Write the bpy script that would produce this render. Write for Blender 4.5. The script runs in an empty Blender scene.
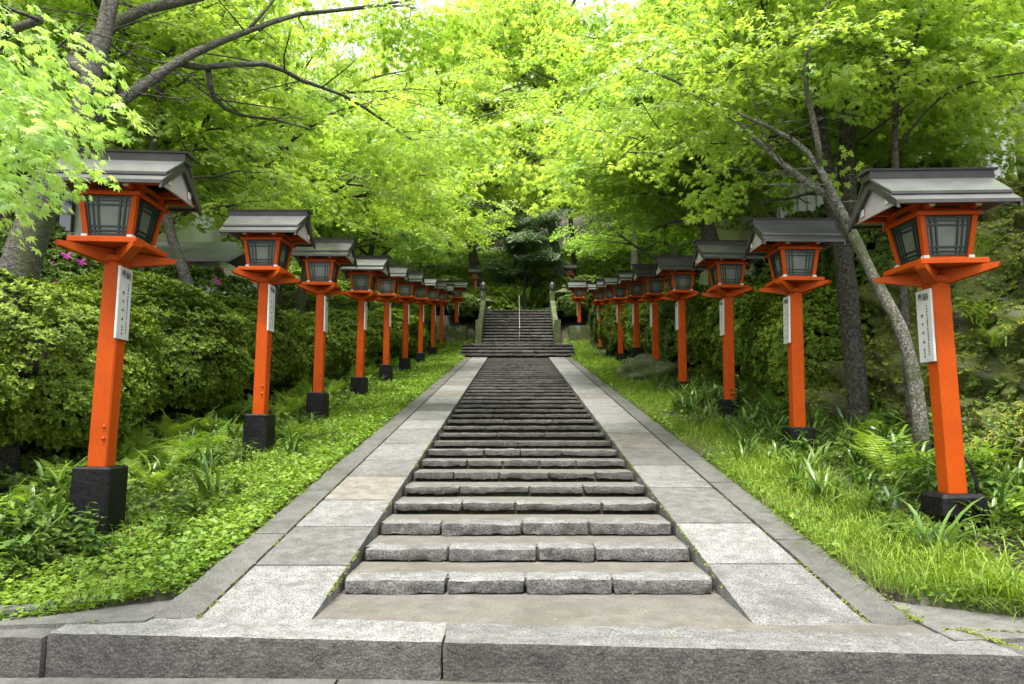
import bpy, math, random
import numpy as np
from mathutils import Vector, Matrix

SC = bpy.context.scene
COL = SC.collection
R = math.radians
rng = np.random.default_rng(7)
random.seed(7)

# ------------------------------------------------------------------ helpers
def build(name, V, F, mats, parent=None, midx=None, tint=None, smooth=False):
    """V (n,3); F: array (m,k) or list of index lists -> ONE mesh object"""
    me = bpy.data.meshes.new(name)
    V = np.asarray(V, dtype=np.float32)
    if isinstance(F, np.ndarray):
        m, k = F.shape
        me.vertices.add(len(V)); me.loops.add(m * k); me.polygons.add(m)
        me.vertices.foreach_set('co', V.ravel())
        me.loops.foreach_set('vertex_index', F.astype(np.int32).ravel())
        me.polygons.foreach_set('loop_start', (np.arange(m) * k).astype(np.int32))
    else:
        tot = np.array([len(f) for f in F], dtype=np.int32)
        st = np.concatenate([[0], np.cumsum(tot)[:-1]]).astype(np.int32)
        lp = np.concatenate([np.asarray(f, dtype=np.int32) for f in F])
        me.vertices.add(len(V)); me.loops.add(len(lp)); me.polygons.add(len(F))
        me.vertices.foreach_set('co', V.ravel())
        me.loops.foreach_set('vertex_index', lp)
        me.polygons.foreach_set('loop_start', st)
        m = len(F)
    if not isinstance(mats, (list, tuple)): mats = [mats]
    for x in mats: me.materials.append(x)
    if midx is not None: me.polygons.foreach_set('material_index', np.asarray(midx, dtype=np.int32))
    me.polygons.foreach_set('use_smooth', np.full(m, bool(smooth)))
    if tint is not None:
        a = me.attributes.new('tint', 'FLOAT', 'FACE'); a.data.foreach_set('value', np.asarray(tint, dtype=np.float32))
    me.update(calc_edges=True); me.validate()
    o = bpy.data.objects.new(name, me); COL.objects.link(o)
    if parent is not None: o.parent = parent
    return o

def empty(name, loc=(0, 0, 0), rz=0):
    o = bpy.data.objects.new(name, None); COL.objects.link(o)
    o.location = loc; o.rotation_euler = (0, 0, rz); o.empty_display_size = .2
    return o

def tag(o, label, cat, group=None, kind=None):
    o['label'] = label
    if cat: o['category'] = cat
    if group: o['group'] = group
    if kind: o['kind'] = kind
    return o

def structure(o):
    o['kind'] = 'structure'; return o

def copy_tree(o, parent=None):
    c = o.copy(); COL.objects.link(c)
    if parent is not None: c.parent = parent
    for ch in [k for k in SC.objects if k.parent == o]: copy_tree(ch, c)
    return c

class MB:
    """collects shapes into one mesh"""
    def __init__(s): s.v = []; s.f = []; s.m = []; s.n = 0
    def add(s, V, F, m=0):
        V = np.asarray(V, float)
        s.v.append(V); s.f += [[i + s.n for i in f] for f in F]; s.m += [m] * len(F); s.n += len(V)
    def box(s, c, d, m=0, bev=0.0, rot=None, top=1.0):
        """centre c, full size d; chamfered edges (bev); top = taper of the upper face"""
        hx, hy, hz = [k / 2 for k in d]; b = min(bev, hx * .8, hy * .8, hz * .8)
        V = []; F = []
        if b <= 0:
            for z in (-1, 1):
                t = top if z > 0 else 1
                V += [(-hx * t, -hy * t, z * hz), (hx * t, -hy * t, z * hz), (hx * t, hy * t, z * hz), (-hx * t, hy * t, z * hz)]
            F = [[3, 2, 1, 0], [4, 5, 6, 7], [0, 1, 5, 4], [1, 2, 6, 5], [2, 3, 7, 6], [3, 0, 4, 7]]
        else:
            def ring(x, y, z, cb):
                return [(-x + cb, -y, z), (x - cb, -y, z), (x, -y + cb, z), (x, y - cb, z), (x - cb, y, z), (-x + cb, y, z), (-x, y - cb, z), (-x, -y + cb, z)]
            V = ring(hx - b, hy - b, -hz, b * .4) + ring(hx, hy, -hz + b, b) + ring(hx * top, hy * top, hz - b, b) + ring((hx - b) * top, (hy - b) * top, hz, b * .4)
            F = [list(range(7, -1, -1)), list(range(24, 32))]
            for k in range(3):
                for i in range(8):
                    j = (i + 1) % 8
                    F.append([k * 8 + i, k * 8 + j, (k + 1) * 8 + j, (k + 1) * 8 + i])
        V = np.array(V, float)
        if rot is not None: V = V @ np.array(rot.to_3x3()).T
        s.add(V + np.array(c, float), F, m)
    def hexa(s, pts, m=0):
        """8 points: bottom ring 4, top ring 4"""
        s.add(pts, [[3, 2, 1, 0], [4, 5, 6, 7], [0, 1, 5, 4], [1, 2, 6, 5], [2, 3, 7, 6], [3, 0, 4, 7]], m)
    def prism(s, prof, w, axis, m=0, off=0.0):
        """profile polygon [(a,z)], extruded +-w; axis 'x': a is y; 'y': a is x"""
        n = len(prof); V = []
        for q in (-w, w):
            for a, z in prof: V.append((q + off, a, z) if axis == 'x' else (a, q + off, z))
        F = [list(range(n)), list(range(2 * n - 1, n - 1, -1))]
        for i in range(n): F.append([i, i + n, (i + 1) % n + n, (i + 1) % n])
        s.add(V, F, m)
    def lathe(s, prof, n=16, c=(0, 0, 0), m=0, ph=0.0):
        V = []; F = []
        for r, z in prof:
            for i in range(n):
                a = 2 * math.pi * i / n + ph; V.append((c[0] + r * math.cos(a), c[1] + r * math.sin(a), c[2] + z))
        for k in range(len(prof) - 1):
            for i in range(n):
                j = (i + 1) % n; F.append([k * n + i, k * n + j, (k + 1) * n + j, (k + 1) * n + i])
        F.append(list(range(n - 1, -1, -1))); F.append(list(range((len(prof) - 1) * n, len(prof) * n)))
        s.add(V, F, m)
    def tube(s, pts, rad, n=8, m=0):
        V, F = tube(pts, rad, n); s.add(V, F, m)
    def build(s, name, mats, parent=None, smooth=False):
        return build(name, np.concatenate(s.v), s.f, mats, parent, s.m, smooth=smooth)

def tube(pts, rad, n=8):
    P = np.asarray(pts, float); k = len(P)
    rad = np.broadcast_to(np.asarray(rad, float), (k,))
    T = np.gradient(P, axis=0); T /= np.linalg.norm(T, axis=1)[:, None] + 1e-9
    up = np.array([0.31, 0.17, .93]) if abs(T[0][2]) < .9 else np.array([1., .1, 0])
    V = []; a = np.linspace(0, 2 * np.pi, n, endpoint=False)
    nrm = np.cross(T[0], up); nrm /= np.linalg.norm(nrm)
    for i in range(k):
        nrm = nrm - T[i] * nrm.dot(T[i]); nrm /= np.linalg.norm(nrm) + 1e-9
        b = np.cross(T[i], nrm)
        V.append(P[i] + rad[i] * (np.cos(a)[:, None] * nrm + np.sin(a)[:, None] * b))
    F = []
    for i in range(k - 1):
        for j in range(n):
            q = (j + 1) % n; F.append([i * n + j, i * n + q, (i + 1) * n + q, (i + 1) * n + j])
    F.append(list(range(n - 1, -1, -1))); F.append(list(range((k - 1) * n, k * n)))
    return np.concatenate(V), F

def vnoise(P, freq=1.0, seed=0):
    """smooth value noise in [-1,1], vectorised"""
    P = np.asarray(P, float) * freq + seed * 17.13
    I = np.floor(P).astype(np.int64); f = P - I; f = f * f * (3 - 2 * f)
    def h(x, y, z):
        n = (x * 374761393 + y * 668265263 + z * 2147483647 + seed * 974711) & 0xffffffff
        n = ((n ^ (n >> 13)) * 1274126177) & 0xffffffff
        return ((n ^ (n >> 16)) & 0xffff) / 32767.5 - 1
    out = 0
    for dx in (0, 1):
        for dy in (0, 1):
            for dz in (0, 1):
                w = (f[:, 0] if dx else 1 - f[:, 0]) * (f[:, 1] if dy else 1 - f[:, 1]) * (f[:, 2] if dz else 1 - f[:, 2])
                out = out + w * h(I[:, 0] + dx, I[:, 1] + dy, I[:, 2] + dz)
    return out

def fbm(P, freq=1.0, seed=0, octv=4):
    s = 0; a = 1; t = 0
    for o in range(octv):
        s = s + a * vnoise(P, freq * 2 ** o, seed + o * 5); t += a; a *= .5
    return s / t

def smooth01(a, b, x):
    t = np.clip((x - a) / (b - a), 0, 1); return t * t * (3 - 2 * t)

# ------------------------------------------------------------------ camera model (metres; y runs up the path)
CAM = np.array([0., 0., 1.25]); PITCH = R(6.2); YAW = R(.33); FPX = 700.0
def at(px, py, Y):
    """world point seen at picture pixel (px,py) at distance y = Y up the path"""
    a = (px - 512) / FPX; b = (342 - py) / FPX
    d = np.array([a, math.cos(PITCH) - b * math.sin(PITCH), math.sin(PITCH) + b * math.cos(PITCH)])
    c, s = math.cos(YAW), math.sin(YAW)
    d = np.array([d[0] * c - d[1] * s, d[0] * s + d[1] * c, d[2]])
    return CAM + d * (Y / d[1])

XC = .09
PK_Y = np.array([-60, 3.5, 4.45, 28.5, 31, 33.5, 36, 50, 75, 160])
PK_Z = np.array([-.3, -.25, 0, 3.73, 4.25, 5.0, 6.5, 10.2, 19, 60])
def path_z(y): return np.interp(y, PK_Y, PK_Z)
def flare(y): return 1.095 - .095 * np.clip((np.asarray(y, float) - 4.45) / 24, 0, 1)
def ground_z(x, y):
    x = np.asarray(x, float); y = np.asarray(y, float)
    u = x - XC; au = np.abs(u); p = path_z(y)
    z = p + .0
    lf = .10 * np.maximum(-u - 3.9, 0) + .30 * np.maximum(-u - 10, 0) - .03 * smooth01(2.2, 3.2, -u)
    rt_near = .12 * np.maximum(u - 3.2, 0) + .55 * np.maximum(u - 5.0, 0)
    rt_far = .08 * np.maximum(u - 3.2, 0) + .42 * np.maximum(u - 5.0, 0)
    k = smooth01(13, 20, y); rt = rt_near * (1 - k) + rt_far * k
    z = z + np.where(u < 0, lf, rt)
    P = np.stack([x, y, np.zeros_like(x)], -1).reshape(-1, 3)
    bump = (fbm(P, .9, 3, 3) * .05 + fbm(P, 3.1, 4, 2) * .02).reshape(x.shape)
    z = z + bump * smooth01(2.4, 3.4, au)
    z = z - .32 * (1 - smooth01(2.08, 2.2, au / flare(y))) * (y < 40)       # sunk below the stairs
    # in front of the beds everything drops under the paving
    front = np.maximum(4.98 - (au - 2.46) * .62, 4.25)
    z = np.where((y < front - .06) & (au >= 2.0), np.minimum(z, -.14), z)
    z = np.where(y < 4.22, np.minimum(z, -.6), z)
    return z
def gz(x, y): return float(ground_z(np.array([x]), np.array([y]))[0])

# ------------------------------------------------------------------ materials
def nodes(name):
    m = bpy.data.materials.new(name); m.use_nodes = True
    nt = m.node_tree; nt.nodes.clear()
    out = nt.nodes.new('ShaderNodeOutputMaterial')
    return m, nt, out
def N(nt, t, **kw):
    n = nt.nodes.new(t)
    for k, v in kw.items():
        if k.startswith('i_'): n.inputs[k[2:].replace('_', ' ')].default_value = v
        else: setattr(n, k, v)
    return n
def ramp(nt, stops, fac):
    r = nt.nodes.new('ShaderNodeValToRGB'); e = r.color_ramp.elements
    while len(e) < len(stops): e.new(.5)
    for k, (p, c) in enumerate(stops):
        e[k].position = p; e[k].color = (*c, 1) if len(c) == 3 else c
    nt.links.new(fac, r.inputs[0]); return r
def mixc(nt, fac, a, b, mode='MIX'):
    m = nt.nodes.new('ShaderNodeMix'); m.data_type = 'RGBA'; m.blend_type = mode
    for s, v in ((0, fac), (6, a), (7, b)):
        if isinstance(v, bpy.types.NodeSocket): nt.links.new(v, m.inputs[s])
        else: m.inputs[s].default_value = v if s == 0 else (*v, 1)
    return m.outputs[2]

def solid(name, c1, c2, scale=6, rough=.6, bump=.1, bscale=None, speck=None, speck_scale=220, speck_amt=.35, rand=.0,
          moss=None, moss_amt=.5, metallic=0, spec=.5, detail=6, stain=None, bdist=.01, emis=None):
    m, nt, out = nodes(name)
    tc = N(nt, 'ShaderNodeTexCoord'); geo = N(nt, 'ShaderNodeNewGeometry')
    n1 = N(nt, 'ShaderNodeTexNoise', i_Scale=scale, i_Detail=detail, i_Roughness=.6)
    nt.links.new(geo.outputs['Position'], n1.inputs['Vector'])
    col = ramp(nt, [(.32, c1), (.68, c2)], n1.outputs[0]).outputs[0]
    if speck:
        n2 = N(nt, 'ShaderNodeTexNoise', i_Scale=speck_scale, i_Detail=2, i_Roughness=.7)
        nt.links.new(geo.outputs['Position'], n2.inputs['Vector'])
        r2 = ramp(nt, [(.40, (1, 1, 1)), (.52, (0, 0, 0))], n2.outputs[0])
        k = N(nt, 'ShaderNodeMath', operation='MULTIPLY'); nt.links.new(r2.outputs[0], k.inputs[0]); k.inputs[1].default_value = speck_amt
        col = mixc(nt, k.outputs[0], col, speck)
    if stain:
        n3 = N(nt, 'ShaderNodeTexNoise', i_Scale=1.7, i_Detail=8, i_Roughness=.72, i_Distortion=.6)
        nt.links.new(geo.outputs['Position'], n3.inputs['Vector'])
        r3 = ramp(nt, [(.50, (0, 0, 0)), (.68, (.75, .75, .75))], n3.outputs[0])
        col = mixc(nt, r3.outputs[0], col, stain)
    if moss:
        n4 = N(nt, 'ShaderNodeTexNoise', i_Scale=3.3, i_Detail=9, i_Roughness=.7)
        nt.links.new(geo.outputs['Position'], n4.inputs['Vector'])
        r4 = ramp(nt, [(.62 - moss_amt * .3, (0, 0, 0)), (.72 - moss_amt * .3, (1, 1, 1))], n4.outputs[0])
        col = mixc(nt, r4.outputs[0], col, moss)
    if rand:
        oi = N(nt, 'ShaderNodeObjectInfo')
        mr = N(nt, 'ShaderNodeMapRange'); mr.inputs[3].default_value = 1 - rand; mr.inputs[4].default_value = 1 + rand
        nt.links.new(oi.outputs['Random'], mr.inputs[0])
        col = mixc(nt, 1.0, col, mr.outputs[0], 'MULTIPLY') if False else mixc(nt, 1.0, col, _gray(nt, mr.outputs[0]), 'MULTIPLY')
    b = N(nt, 'ShaderNodeBsdfPrincipled'); b.inputs['Roughness'].default_value = rough; b.inputs['Metallic'].default_value = metallic
    b.inputs['Specular IOR Level'].default_value = spec
    nt.links.new(col, b.inputs['Base Color'])
    if bump:
        nb = N(nt, 'ShaderNodeTexNoise', i_Scale=bscale or scale * 6, i_Detail=6, i_Roughness=.65)
        nt.links.new(geo.outputs['Position'], nb.inputs['Vector'])
        bp = N(nt, 'ShaderNodeBump', i_Strength=bump, i_Distance=bdist)
        nt.links.new(nb.outputs[0], bp.inputs['Height']); nt.links.new(bp.outputs[0], b.inputs['Normal'])
    nt.links.new(b.outputs[0], out.inputs[0])
    return m
def _gray(nt, s):
    c = nt.nodes.new('ShaderNodeCombineColor')
    for i in range(3): nt.links.new(s, c.inputs[i])
    return c.outputs[0]

def leafmat(name, c1, c2, trans, tfac=.45, rough=.55, rand=.12, spec=.35):
    """leaf: diffuse + gloss mixed with translucency; per-leaf tint, per-plant random"""
    m, nt, out = nodes(name)
    a = N(nt, 'ShaderNodeAttribute', attribute_name='tint')
    col = ramp(nt, [(0.0, c1), (1.0, c2)], a.outputs['Fac']).outputs[0]
    oi = N(nt, 'ShaderNodeObjectInfo')
    mr = N(nt, 'ShaderNodeMapRange'); mr.inputs[3].default_value = 1 - rand; mr.inputs[4].default_value = 1 + rand
    nt.links.new(oi.outputs['Random'], mr.inputs[0])
    col = mixc(nt, 1.0, col, _gray(nt, mr.outputs[0]), 'MULTIPLY')
    b = N(nt, 'ShaderNodeBsdfPrincipled'); b.inputs['Roughness'].default_value = rough; b.inputs['Specular IOR Level'].default_value = spec
    nt.links.new(col, b.inputs['Base Color'])
    t = N(nt, 'ShaderNodeBsdfTranslucent')
    tcol = mixc(nt, 1.0, col, trans, 'MULTIPLY'); nt.links.new(tcol, t.inputs[0])
    mx = N(nt, 'ShaderNodeMixShader'); mx.inputs[0].default_value = tfac
    nt.links.new(b.outputs[0], mx.inputs[1]); nt.links.new(t.outputs[0], mx.inputs[2])
    nt.links.new(mx.outputs[0], out.inputs[0])
    return m

M = {}
M['granite'] = solid('pale_granite', (.105, .104, .098), (.205, .203, .193), 9, .75, .6, 90, speck=(.022, .022, .02), speck_scale=80, speck_amt=.8, rand=.16, stain=(.05, .048, .040))
M['granite_dark'] = solid('weathered_granite', (.06, .058, .052), (.135, .132, .122), 9, .8, .7, 90, speck=(.02, .02, .018), speck_scale=85, speck_amt=.6, rand=.22, stain=(.032, .031, .026), moss=(.04, .045, .018), moss_amt=.0)
M['granite_warm'] = solid('brownish_granite', (.085, .076, .062), (.165, .152, .13), 8, .8, .7, 80, speck=(.022, .02, .017), speck_scale=85, speck_amt=.6, rand=.2, stain=(.04, .036, .028))
M['granite_rough'] = solid('rough_granite', (.055, .053, .048), (.155, .151, .14), 12, .85, .9, 45, speck=(.035, .033, .03), speck_scale=70, speck_amt=.9, rand=.12, stain=(.06, .055, .042), bdist=.02)
M['riser'] = solid('dark_hewn_granite_shaded', (.026, .024, .020), (.075, .07, .06), 10, .9, 1.0, 35, speck=(.16, .155, .14), speck_scale=80, speck_amt=.45, rand=.1, stain=(.02, .018, .013), bdist=.03)  # dark weathered stone, with the shade of upright faces mixed into its colour
M['kerb'] = solid('kerb_granite', (.030, .029, .025), (.068, .066, .058), 8, .8, .6, 80, speck=(.2, .2, .185), speck_scale=120, speck_amt=.4, rand=.12, stain=(.02, .02, .014), moss=(.04, .05, .014), moss_amt=.06)
M['apron'] = solid('worn_apron_granite', (.07, .068, .06), (.14, .137, .125), 8, .8, .6, 80, speck=(.02, .02, .018), speck_scale=85, speck_amt=.6, rand=.12, stain=(.035, .035, .025), moss=(.045, .055, .015), moss_amt=.05)
M['step'] = solid('weathered_step_stone', (.042, .039, .034), (.115, .108, .095), 9, .85, .9, 40, speck=(.03, .028, .024), speck_scale=90, speck_amt=.6, rand=.22, stain=(.05, .043, .03), moss=(.045, .06, .016), moss_amt=.0, bdist=.02)
M['concrete'] = solid('worn_concrete', (.074, .068, .055), (.115, .107, .089), 6, .85, .4, 60, speck=(.04, .034, .028), speck_scale=70, speck_amt=.45, stain=(.055, .047, .035))
M['mossy_stone'] = solid('mossy_stone', (.08, .077, .066), (.19, .185, .16), 6, .9, .9, 30, speck=(.05, .05, .045), speck_amt=.5, moss=(.045, .06, .010), moss_amt=.75, bdist=.03)
M['rock'] = solid('mossy_cliff_rock', (.035, .035, .027), (.16, .16, .128), 3.5, .9, 1.0, 14, stain=(.02, .02, .014), moss=(.085, .105, .012), moss_amt=.78, bdist=.08)
M['moss'] = leafmat('moss_tufts', (.09, .125, .012), (.28, .31, .035), (1, 1, .7), .15, .9)
M['soil'] = solid('dark_leaf_litter', (.018, .015, .009), (.055, .042, .022), 14, .95, 1.0, 30, moss=(.03, .05, .010), moss_amt=.35, bdist=.05)
M['vermilion'] = solid('vermilion_paint', (.33, .047, .0025), (.40, .060, .003), 3, .55, .12, 30, spec=.12, speck=(.10, .02, .004), speck_scale=55, speck_amt=.16, stain=(.30, .042, .002))
M['vermilion_end'] = solid('vermilion_paint_under', (.31, .043, .0025), (.38, .055, .003), 3, .5, .05, 40, spec=.35)
M['black'] = solid('black_painted_stone', (.0015, .0015, .0018), (.005, .005, .0055), 9, .5, .5, 35, speck=(.05, .05, .045), speck_scale=30, speck_amt=.12, spec=.16, stain=(.012, .012, .009))
M['roof'] = solid('dark_copper_sheet', (.135, .140, .135), (.19, .197, .19), 4, .33, .08, 20, metallic=.75, stain=(.11, .113, .108), spec=.6)
M['roof_edge'] = solid('dark_roof_edge', (.022, .020, .019), (.04, .037, .034), 6, .45, .05)
M['white'] = solid('white_board', (.27, .25, .235), (.36, .335, .31), 5, .7, .05)
M['board'] = solid('white_name_board', (.40, .40, .38), (.48, .48, .455), 5, .6, .05)
M['capmetal'] = solid('pale_metal_caps', (.42, .42, .38), (.58, .57, .52), 20, .5, .1)
M['lattice'] = solid('dark_green_lattice', (.006, .012, .009), (.012, .020, .015), 8, .45, .05)
M['pane'] = solid('frosted_pane', (.085, .105, .08), (.125, .148, .115), 5, .3, .03, 12, spec=.5)
M['ink'] = solid('black_ink', (.02, .02, .02), (.035, .035, .035), 8, .6, 0)
M['bark'] = solid('grey_brown_bark', (.014, .012, .009), (.085, .074, .055), 16, .9, 1.0, 26, speck=(.26, .26, .22), speck_scale=30, speck_amt=.35, moss=(.05, .065, .016), moss_amt=.42, bdist=.08)
M['bark_pale'] = solid('lichen_bark', (.03, .026, .02), (.10, .09, .07), 16, .9, .9, 30, speck=(.30, .30, .26), speck_scale=38, speck_amt=.5, moss=(.045, .055, .014), moss_amt=.35, bdist=.03)
M['bark_dark'] = solid('dark_mossy_bark', (.012, .010, .007), (.045, .037, .026), 10, .95, 1.0, 20, speck=(.22, .22, .19), speck_scale=24, speck_amt=.25, moss=(.035, .045, .010), moss_amt=.25, bdist=.05)
M['twig'] = solid('dark_twigs', (.015, .012, .008), (.03, .024, .015), 12, .95, .3)
M['maple'] = leafmat('fresh_maple_leaf', (.165, .302, .042), (.395, .505, .11), (1.4, 1.35, .75), .58, .38, spec=.5)
M['maple_pale'] = leafmat('pale_maple_leaf', (.22, .38, .085), (.40, .54, .15), (1.25, 1.25, .8), .5, .5)
M['maple_deep'] = leafmat('deep_maple_leaf', (.12, .26, .04), (.30, .44, .09), (1.4, 1.35, .8), .55, .38, spec=.5)
M['broad'] = leafmat('dark_broad_leaf', (.05, .10, .03), (.15, .23, .08), (1.1, 1.2, .7), .2, .38, spec=.6)
M['azalea'] = leafmat('azalea_leaf', (.048, .10, .011), (.31, .41, .045), (1.2, 1.2, .6), .28, .5, spec=.2)
M['azalea_dark'] = leafmat('dark_azalea_leaf', (.06, .115, .016), (.20, .29, .05), (1.2, 1.2, .6), .25, .5)
M['fern'] = leafmat('fern_frond', (.11, .22, .02), (.30, .42, .05), (1.2, 1.2, .6), .4, .5)
M['strap'] = leafmat('strap_leaf', (.035, .085, .015), (.12, .20, .035), (1.2, 1.2, .6), .3, .35, spec=.5)
M['grass'] = leafmat('grass_blade', (.085, .165, .012), (.24, .33, .035), (1.2, 1.2, .6), .35, .5)
M['clover'] = leafmat('ground_cover_leaf', (.085, .175, .015), (.22, .33, .035), (1.2, 1.2, .6), .35, .5)
M['flower'] = leafmat('magenta_petal', (.35, .03, .22), (.55, .08, .38), (1, 1, 1), .3, .5)
M['petal_white'] = leafmat('white_petal', (.6, .6, .58), (.75, .75, .74), (1, 1, 1), .3, .5)
M['plaster'] = solid('white_plaster', (.62, .62, .61), (.72, .72, .71), 2, .8, .05)
M['timber'] = solid('dark_timber', (.03, .022, .02), (.055, .042, .036), 8, .7, .2)
M['tile'] = solid('grey_roof_sheet', (.16, .165, .17), (.24, .245, .25), 4, .55, .1)
M['wallgrey'] = solid('pale_corrugated_wall', (.48, .49, .50), (.58, .59, .60), 3, .6, .05)
M['olive'] = solid('olive_render', (.20, .20, .13), (.27, .27, .18), 2, .85, .1)
M['glass'] = solid('dark_window_glass', (.03, .04, .05), (.06, .07, .09), 2, .1, 0, spec=.8)
M['steel'] = solid('handrail_steel', (.16, .15, .135), (.24, .23, .21), 12, .5, .05, metallic=.5)

# ------------------------------------------------------------------ camera, light, world
cam = bpy.data.cameras.new('camera'); co = bpy.data.objects.new('camera', cam); COL.objects.link(co)
co.location = CAM; co.rotation_euler = (math.pi / 2 + PITCH, 0, YAW)
cam.sensor_width = 36; cam.lens = 36 * FPX / 1024; cam.clip_start = .05; cam.clip_end = 1000
SC.camera = co
SUN_EL, SUN_AZ = R(73), R(195)          # azimuth measured from +Y clockwise: behind the camera, a little left
w = bpy.data.worlds.new('World'); SC.world = w; w.use_nodes = True
nt = w.node_tree; nt.nodes.clear()
sky = N(nt, 'ShaderNodeTexSky', sky_type='NISHITA', sun_disc=False, sun_elevation=SUN_EL, sun_rotation=SUN_AZ)
sky.air_density = 1.0; sky.dust_density = 4.0; sky.ozone_density = 1.0
hs = N(nt, 'ShaderNodeHueSaturation'); hs.inputs['Saturation'].default_value = .25
bg = N(nt, 'ShaderNodeBackground'); bg.inputs[1].default_value = .115
wo = N(nt, 'ShaderNodeOutputWorld')
nt.links.new(sky.outputs[0], hs.inputs['Color']); nt.links.new(hs.outputs[0], bg.inputs[0]); nt.links.new(bg.outputs[0], wo.inputs[0])
sl = bpy.data.lights.new('sun', 'SUN'); sl.energy = 1.5; sl.angle = R(11); sl.color = (1, .96, .88)
so = bpy.data.objects.new('sun', sl); COL.objects.link(so)
sd = Vector((math.sin(SUN_AZ) * math.cos(SUN_EL), math.cos(SUN_AZ) * math.cos(SUN_EL), math.sin(SUN_EL)))
so.rotation_euler = sd.to_track_quat('Z', 'Y').to_euler(); so.location = (0, -5, 40)
SC.view_settings.view_transform = 'Standard'; SC.view_settings.look = 'None'; SC.view_settings.gamma = 1
SC.view_settings.exposure = 2.45
SC.cycles.use_denoising = True
SC.cycles.max_bounces = 12; SC.cycles.diffuse_bounces = 8; SC.cycles.transmission_bounces = 8; SC.cycles.glossy_bounces = 3
# ------------------------------------------------------------------ ground sheet
def axis(parts):
    return np.unique(np.round(np.concatenate([np.arange(a, b, s) for a, b, s in parts]), 4))
gx = axis([(-160, -30, 6), (-30, -9, 1.2), (-9, -2.6, .14), (-2.6, -1.9, .05), (-1.9, 2.0, .5), (2.0, 2.8, .05), (2.8, 9, .14), (9, 30, 1.2), (30, 161, 6)])
gy = axis([(-60, 0, 6), (0, 3.6, .9), (3.6, 6, .06), (6, 14, .14), (14, 36, .3), (36, 60, 1.2), (60, 181, 6)])
X, Y = np.meshgrid(gx, gy)
Z = ground_z(X, Y)
nx, ny = len(gx), len(gy)
idx = np.arange(nx * ny).reshape(ny, nx)
F = np.stack([idx[:-1, :-1], idx[:-1, 1:], idx[1:, 1:], idx[1:, :-1]], -1).reshape(-1, 4)
structure(build('ground', np.stack([X, Y, Z], -1).reshape(-1, 3), F, M['soil'], smooth=True))

# ------------------------------------------------------------------ cut stone blocks with rounded, hewn edges
def stone(mb, x0, x1, y0, y1, z0, z1, res=.06, r=.018, rough=.012, m=0, seed=0, skew=None, front_m=None):
    """grid box, rounded edges, front and top roughened; one surface; front faces may take another material"""
    def lin(a, b): return np.linspace(a, b, max(3, int(round((b - a) / res)) + 2))
    xs, ys, zs = lin(x0, x1), lin(y0, y1), lin(z0, z1)
    c = np.array([(x0 + x1) / 2, (y0 + y1) / 2, (z0 + z1) / 2]); h = np.array([x1 - x0, y1 - y0, z1 - z0]) / 2
    r = min(r, *(h * .9))
    def face(U, Vv, fn, flip, mm):
        A, B = np.meshgrid(U, Vv); P = fn(A, B).reshape(-1, 3)
        q = np.clip(P, c - h + r, c + h - r); d = P - q; L = np.linalg.norm(d, axis=1); k = L > 1e-9
        P[k] = q[k] + d[k] / L[k][:, None] * r
        nn = np.where(k[:, None], d / (L[:, None] + 1e-9), 0)
        dis = fbm(P, 7, seed, 3) * rough + vnoise(P, 24, seed + 9) * rough * .45
        P += nn * dis[:, None]
        if skew is not None: P[:, 1] += (P[:, 0] - skew[0]) * skew[1]
        na, nb = len(U), len(Vv); i = np.arange(na * nb).reshape(nb, na)
        Q = np.stack([i[:-1, :-1], i[:-1, 1:], i[1:, 1:], i[1:, :-1]], -1).reshape(-1, 4)
        if flip: Q = Q[:, ::-1]
        mb.add(P, Q.tolist(), mm)
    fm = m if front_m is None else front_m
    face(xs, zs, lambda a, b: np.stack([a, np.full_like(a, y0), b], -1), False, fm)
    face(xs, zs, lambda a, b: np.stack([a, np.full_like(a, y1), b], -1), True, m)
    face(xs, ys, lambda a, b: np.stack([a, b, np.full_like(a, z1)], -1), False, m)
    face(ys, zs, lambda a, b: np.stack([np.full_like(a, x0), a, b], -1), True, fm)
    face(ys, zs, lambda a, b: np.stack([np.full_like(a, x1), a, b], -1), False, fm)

SL = .155; Y0 = 4.45
HI, HS, HK = 1.235, 1.895, 2.18          # half widths: steps, paving slabs, kerb
# ---- stairs: one flight, each step a child
stairs = structure(empty('stone_stairs', (0, 0, 0)))
RISE, TREAD, YS, NST = .1015, .655, 5.16, 36
for n in range(NST):
    mb = MB(); y = YS + TREAD * n; z1 = RISE * (n + 1); rs = random.Random(n)
    near = n < 8
    k = rs.choice([4, 4, 5]) if near else rs.choice([2, 3, 3])
    cuts = [-1.0] + sorted((-1 + 2 * (i + rs.uniform(-.2, .2)) / k) for i in range(1, k)) + [1.0]
    res = .035 if n < 5 else .06 if n < 12 else .15
    for i in range(k):
        gp = .006 if n < 8 else .001
        a, b = XC + cuts[i] * (HI - .02) + gp, XC + cuts[i + 1] * (HI - .02) - gp
        dz = rs.uniform(-.008, .006)
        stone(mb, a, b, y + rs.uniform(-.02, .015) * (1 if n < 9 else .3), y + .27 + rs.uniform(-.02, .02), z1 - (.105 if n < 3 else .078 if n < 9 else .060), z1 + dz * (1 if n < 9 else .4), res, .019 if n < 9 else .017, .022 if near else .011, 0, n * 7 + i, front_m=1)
    mb.box((XC, y + .32, z1 - .15), (2 * HI - .02, .46, .24), 3)
    yb = y + TREAD + .03
    g = np.array([(XC - HI + .004, y + .12, z1 - .014), (XC + HI - .004, y + .12, z1 - .014), (XC + HI - .004, yb, z1 - .012), (XC - HI + .004, yb, z1 - .012)])
    mb.add(g, [[0, 1, 2, 3]], 2)
    mb.build('step', [M['granite'] if n < 4 else M['granite_rough'] if near else M['step'], M['granite_rough'] if n < 3 else M['riser'] if n < 15 else M['step'], M['concrete'] if near else M['step'], M['soil']], stairs, smooth=True)  # lit tops of the nearest steps and shaded fronts partly put into stone colours

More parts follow.
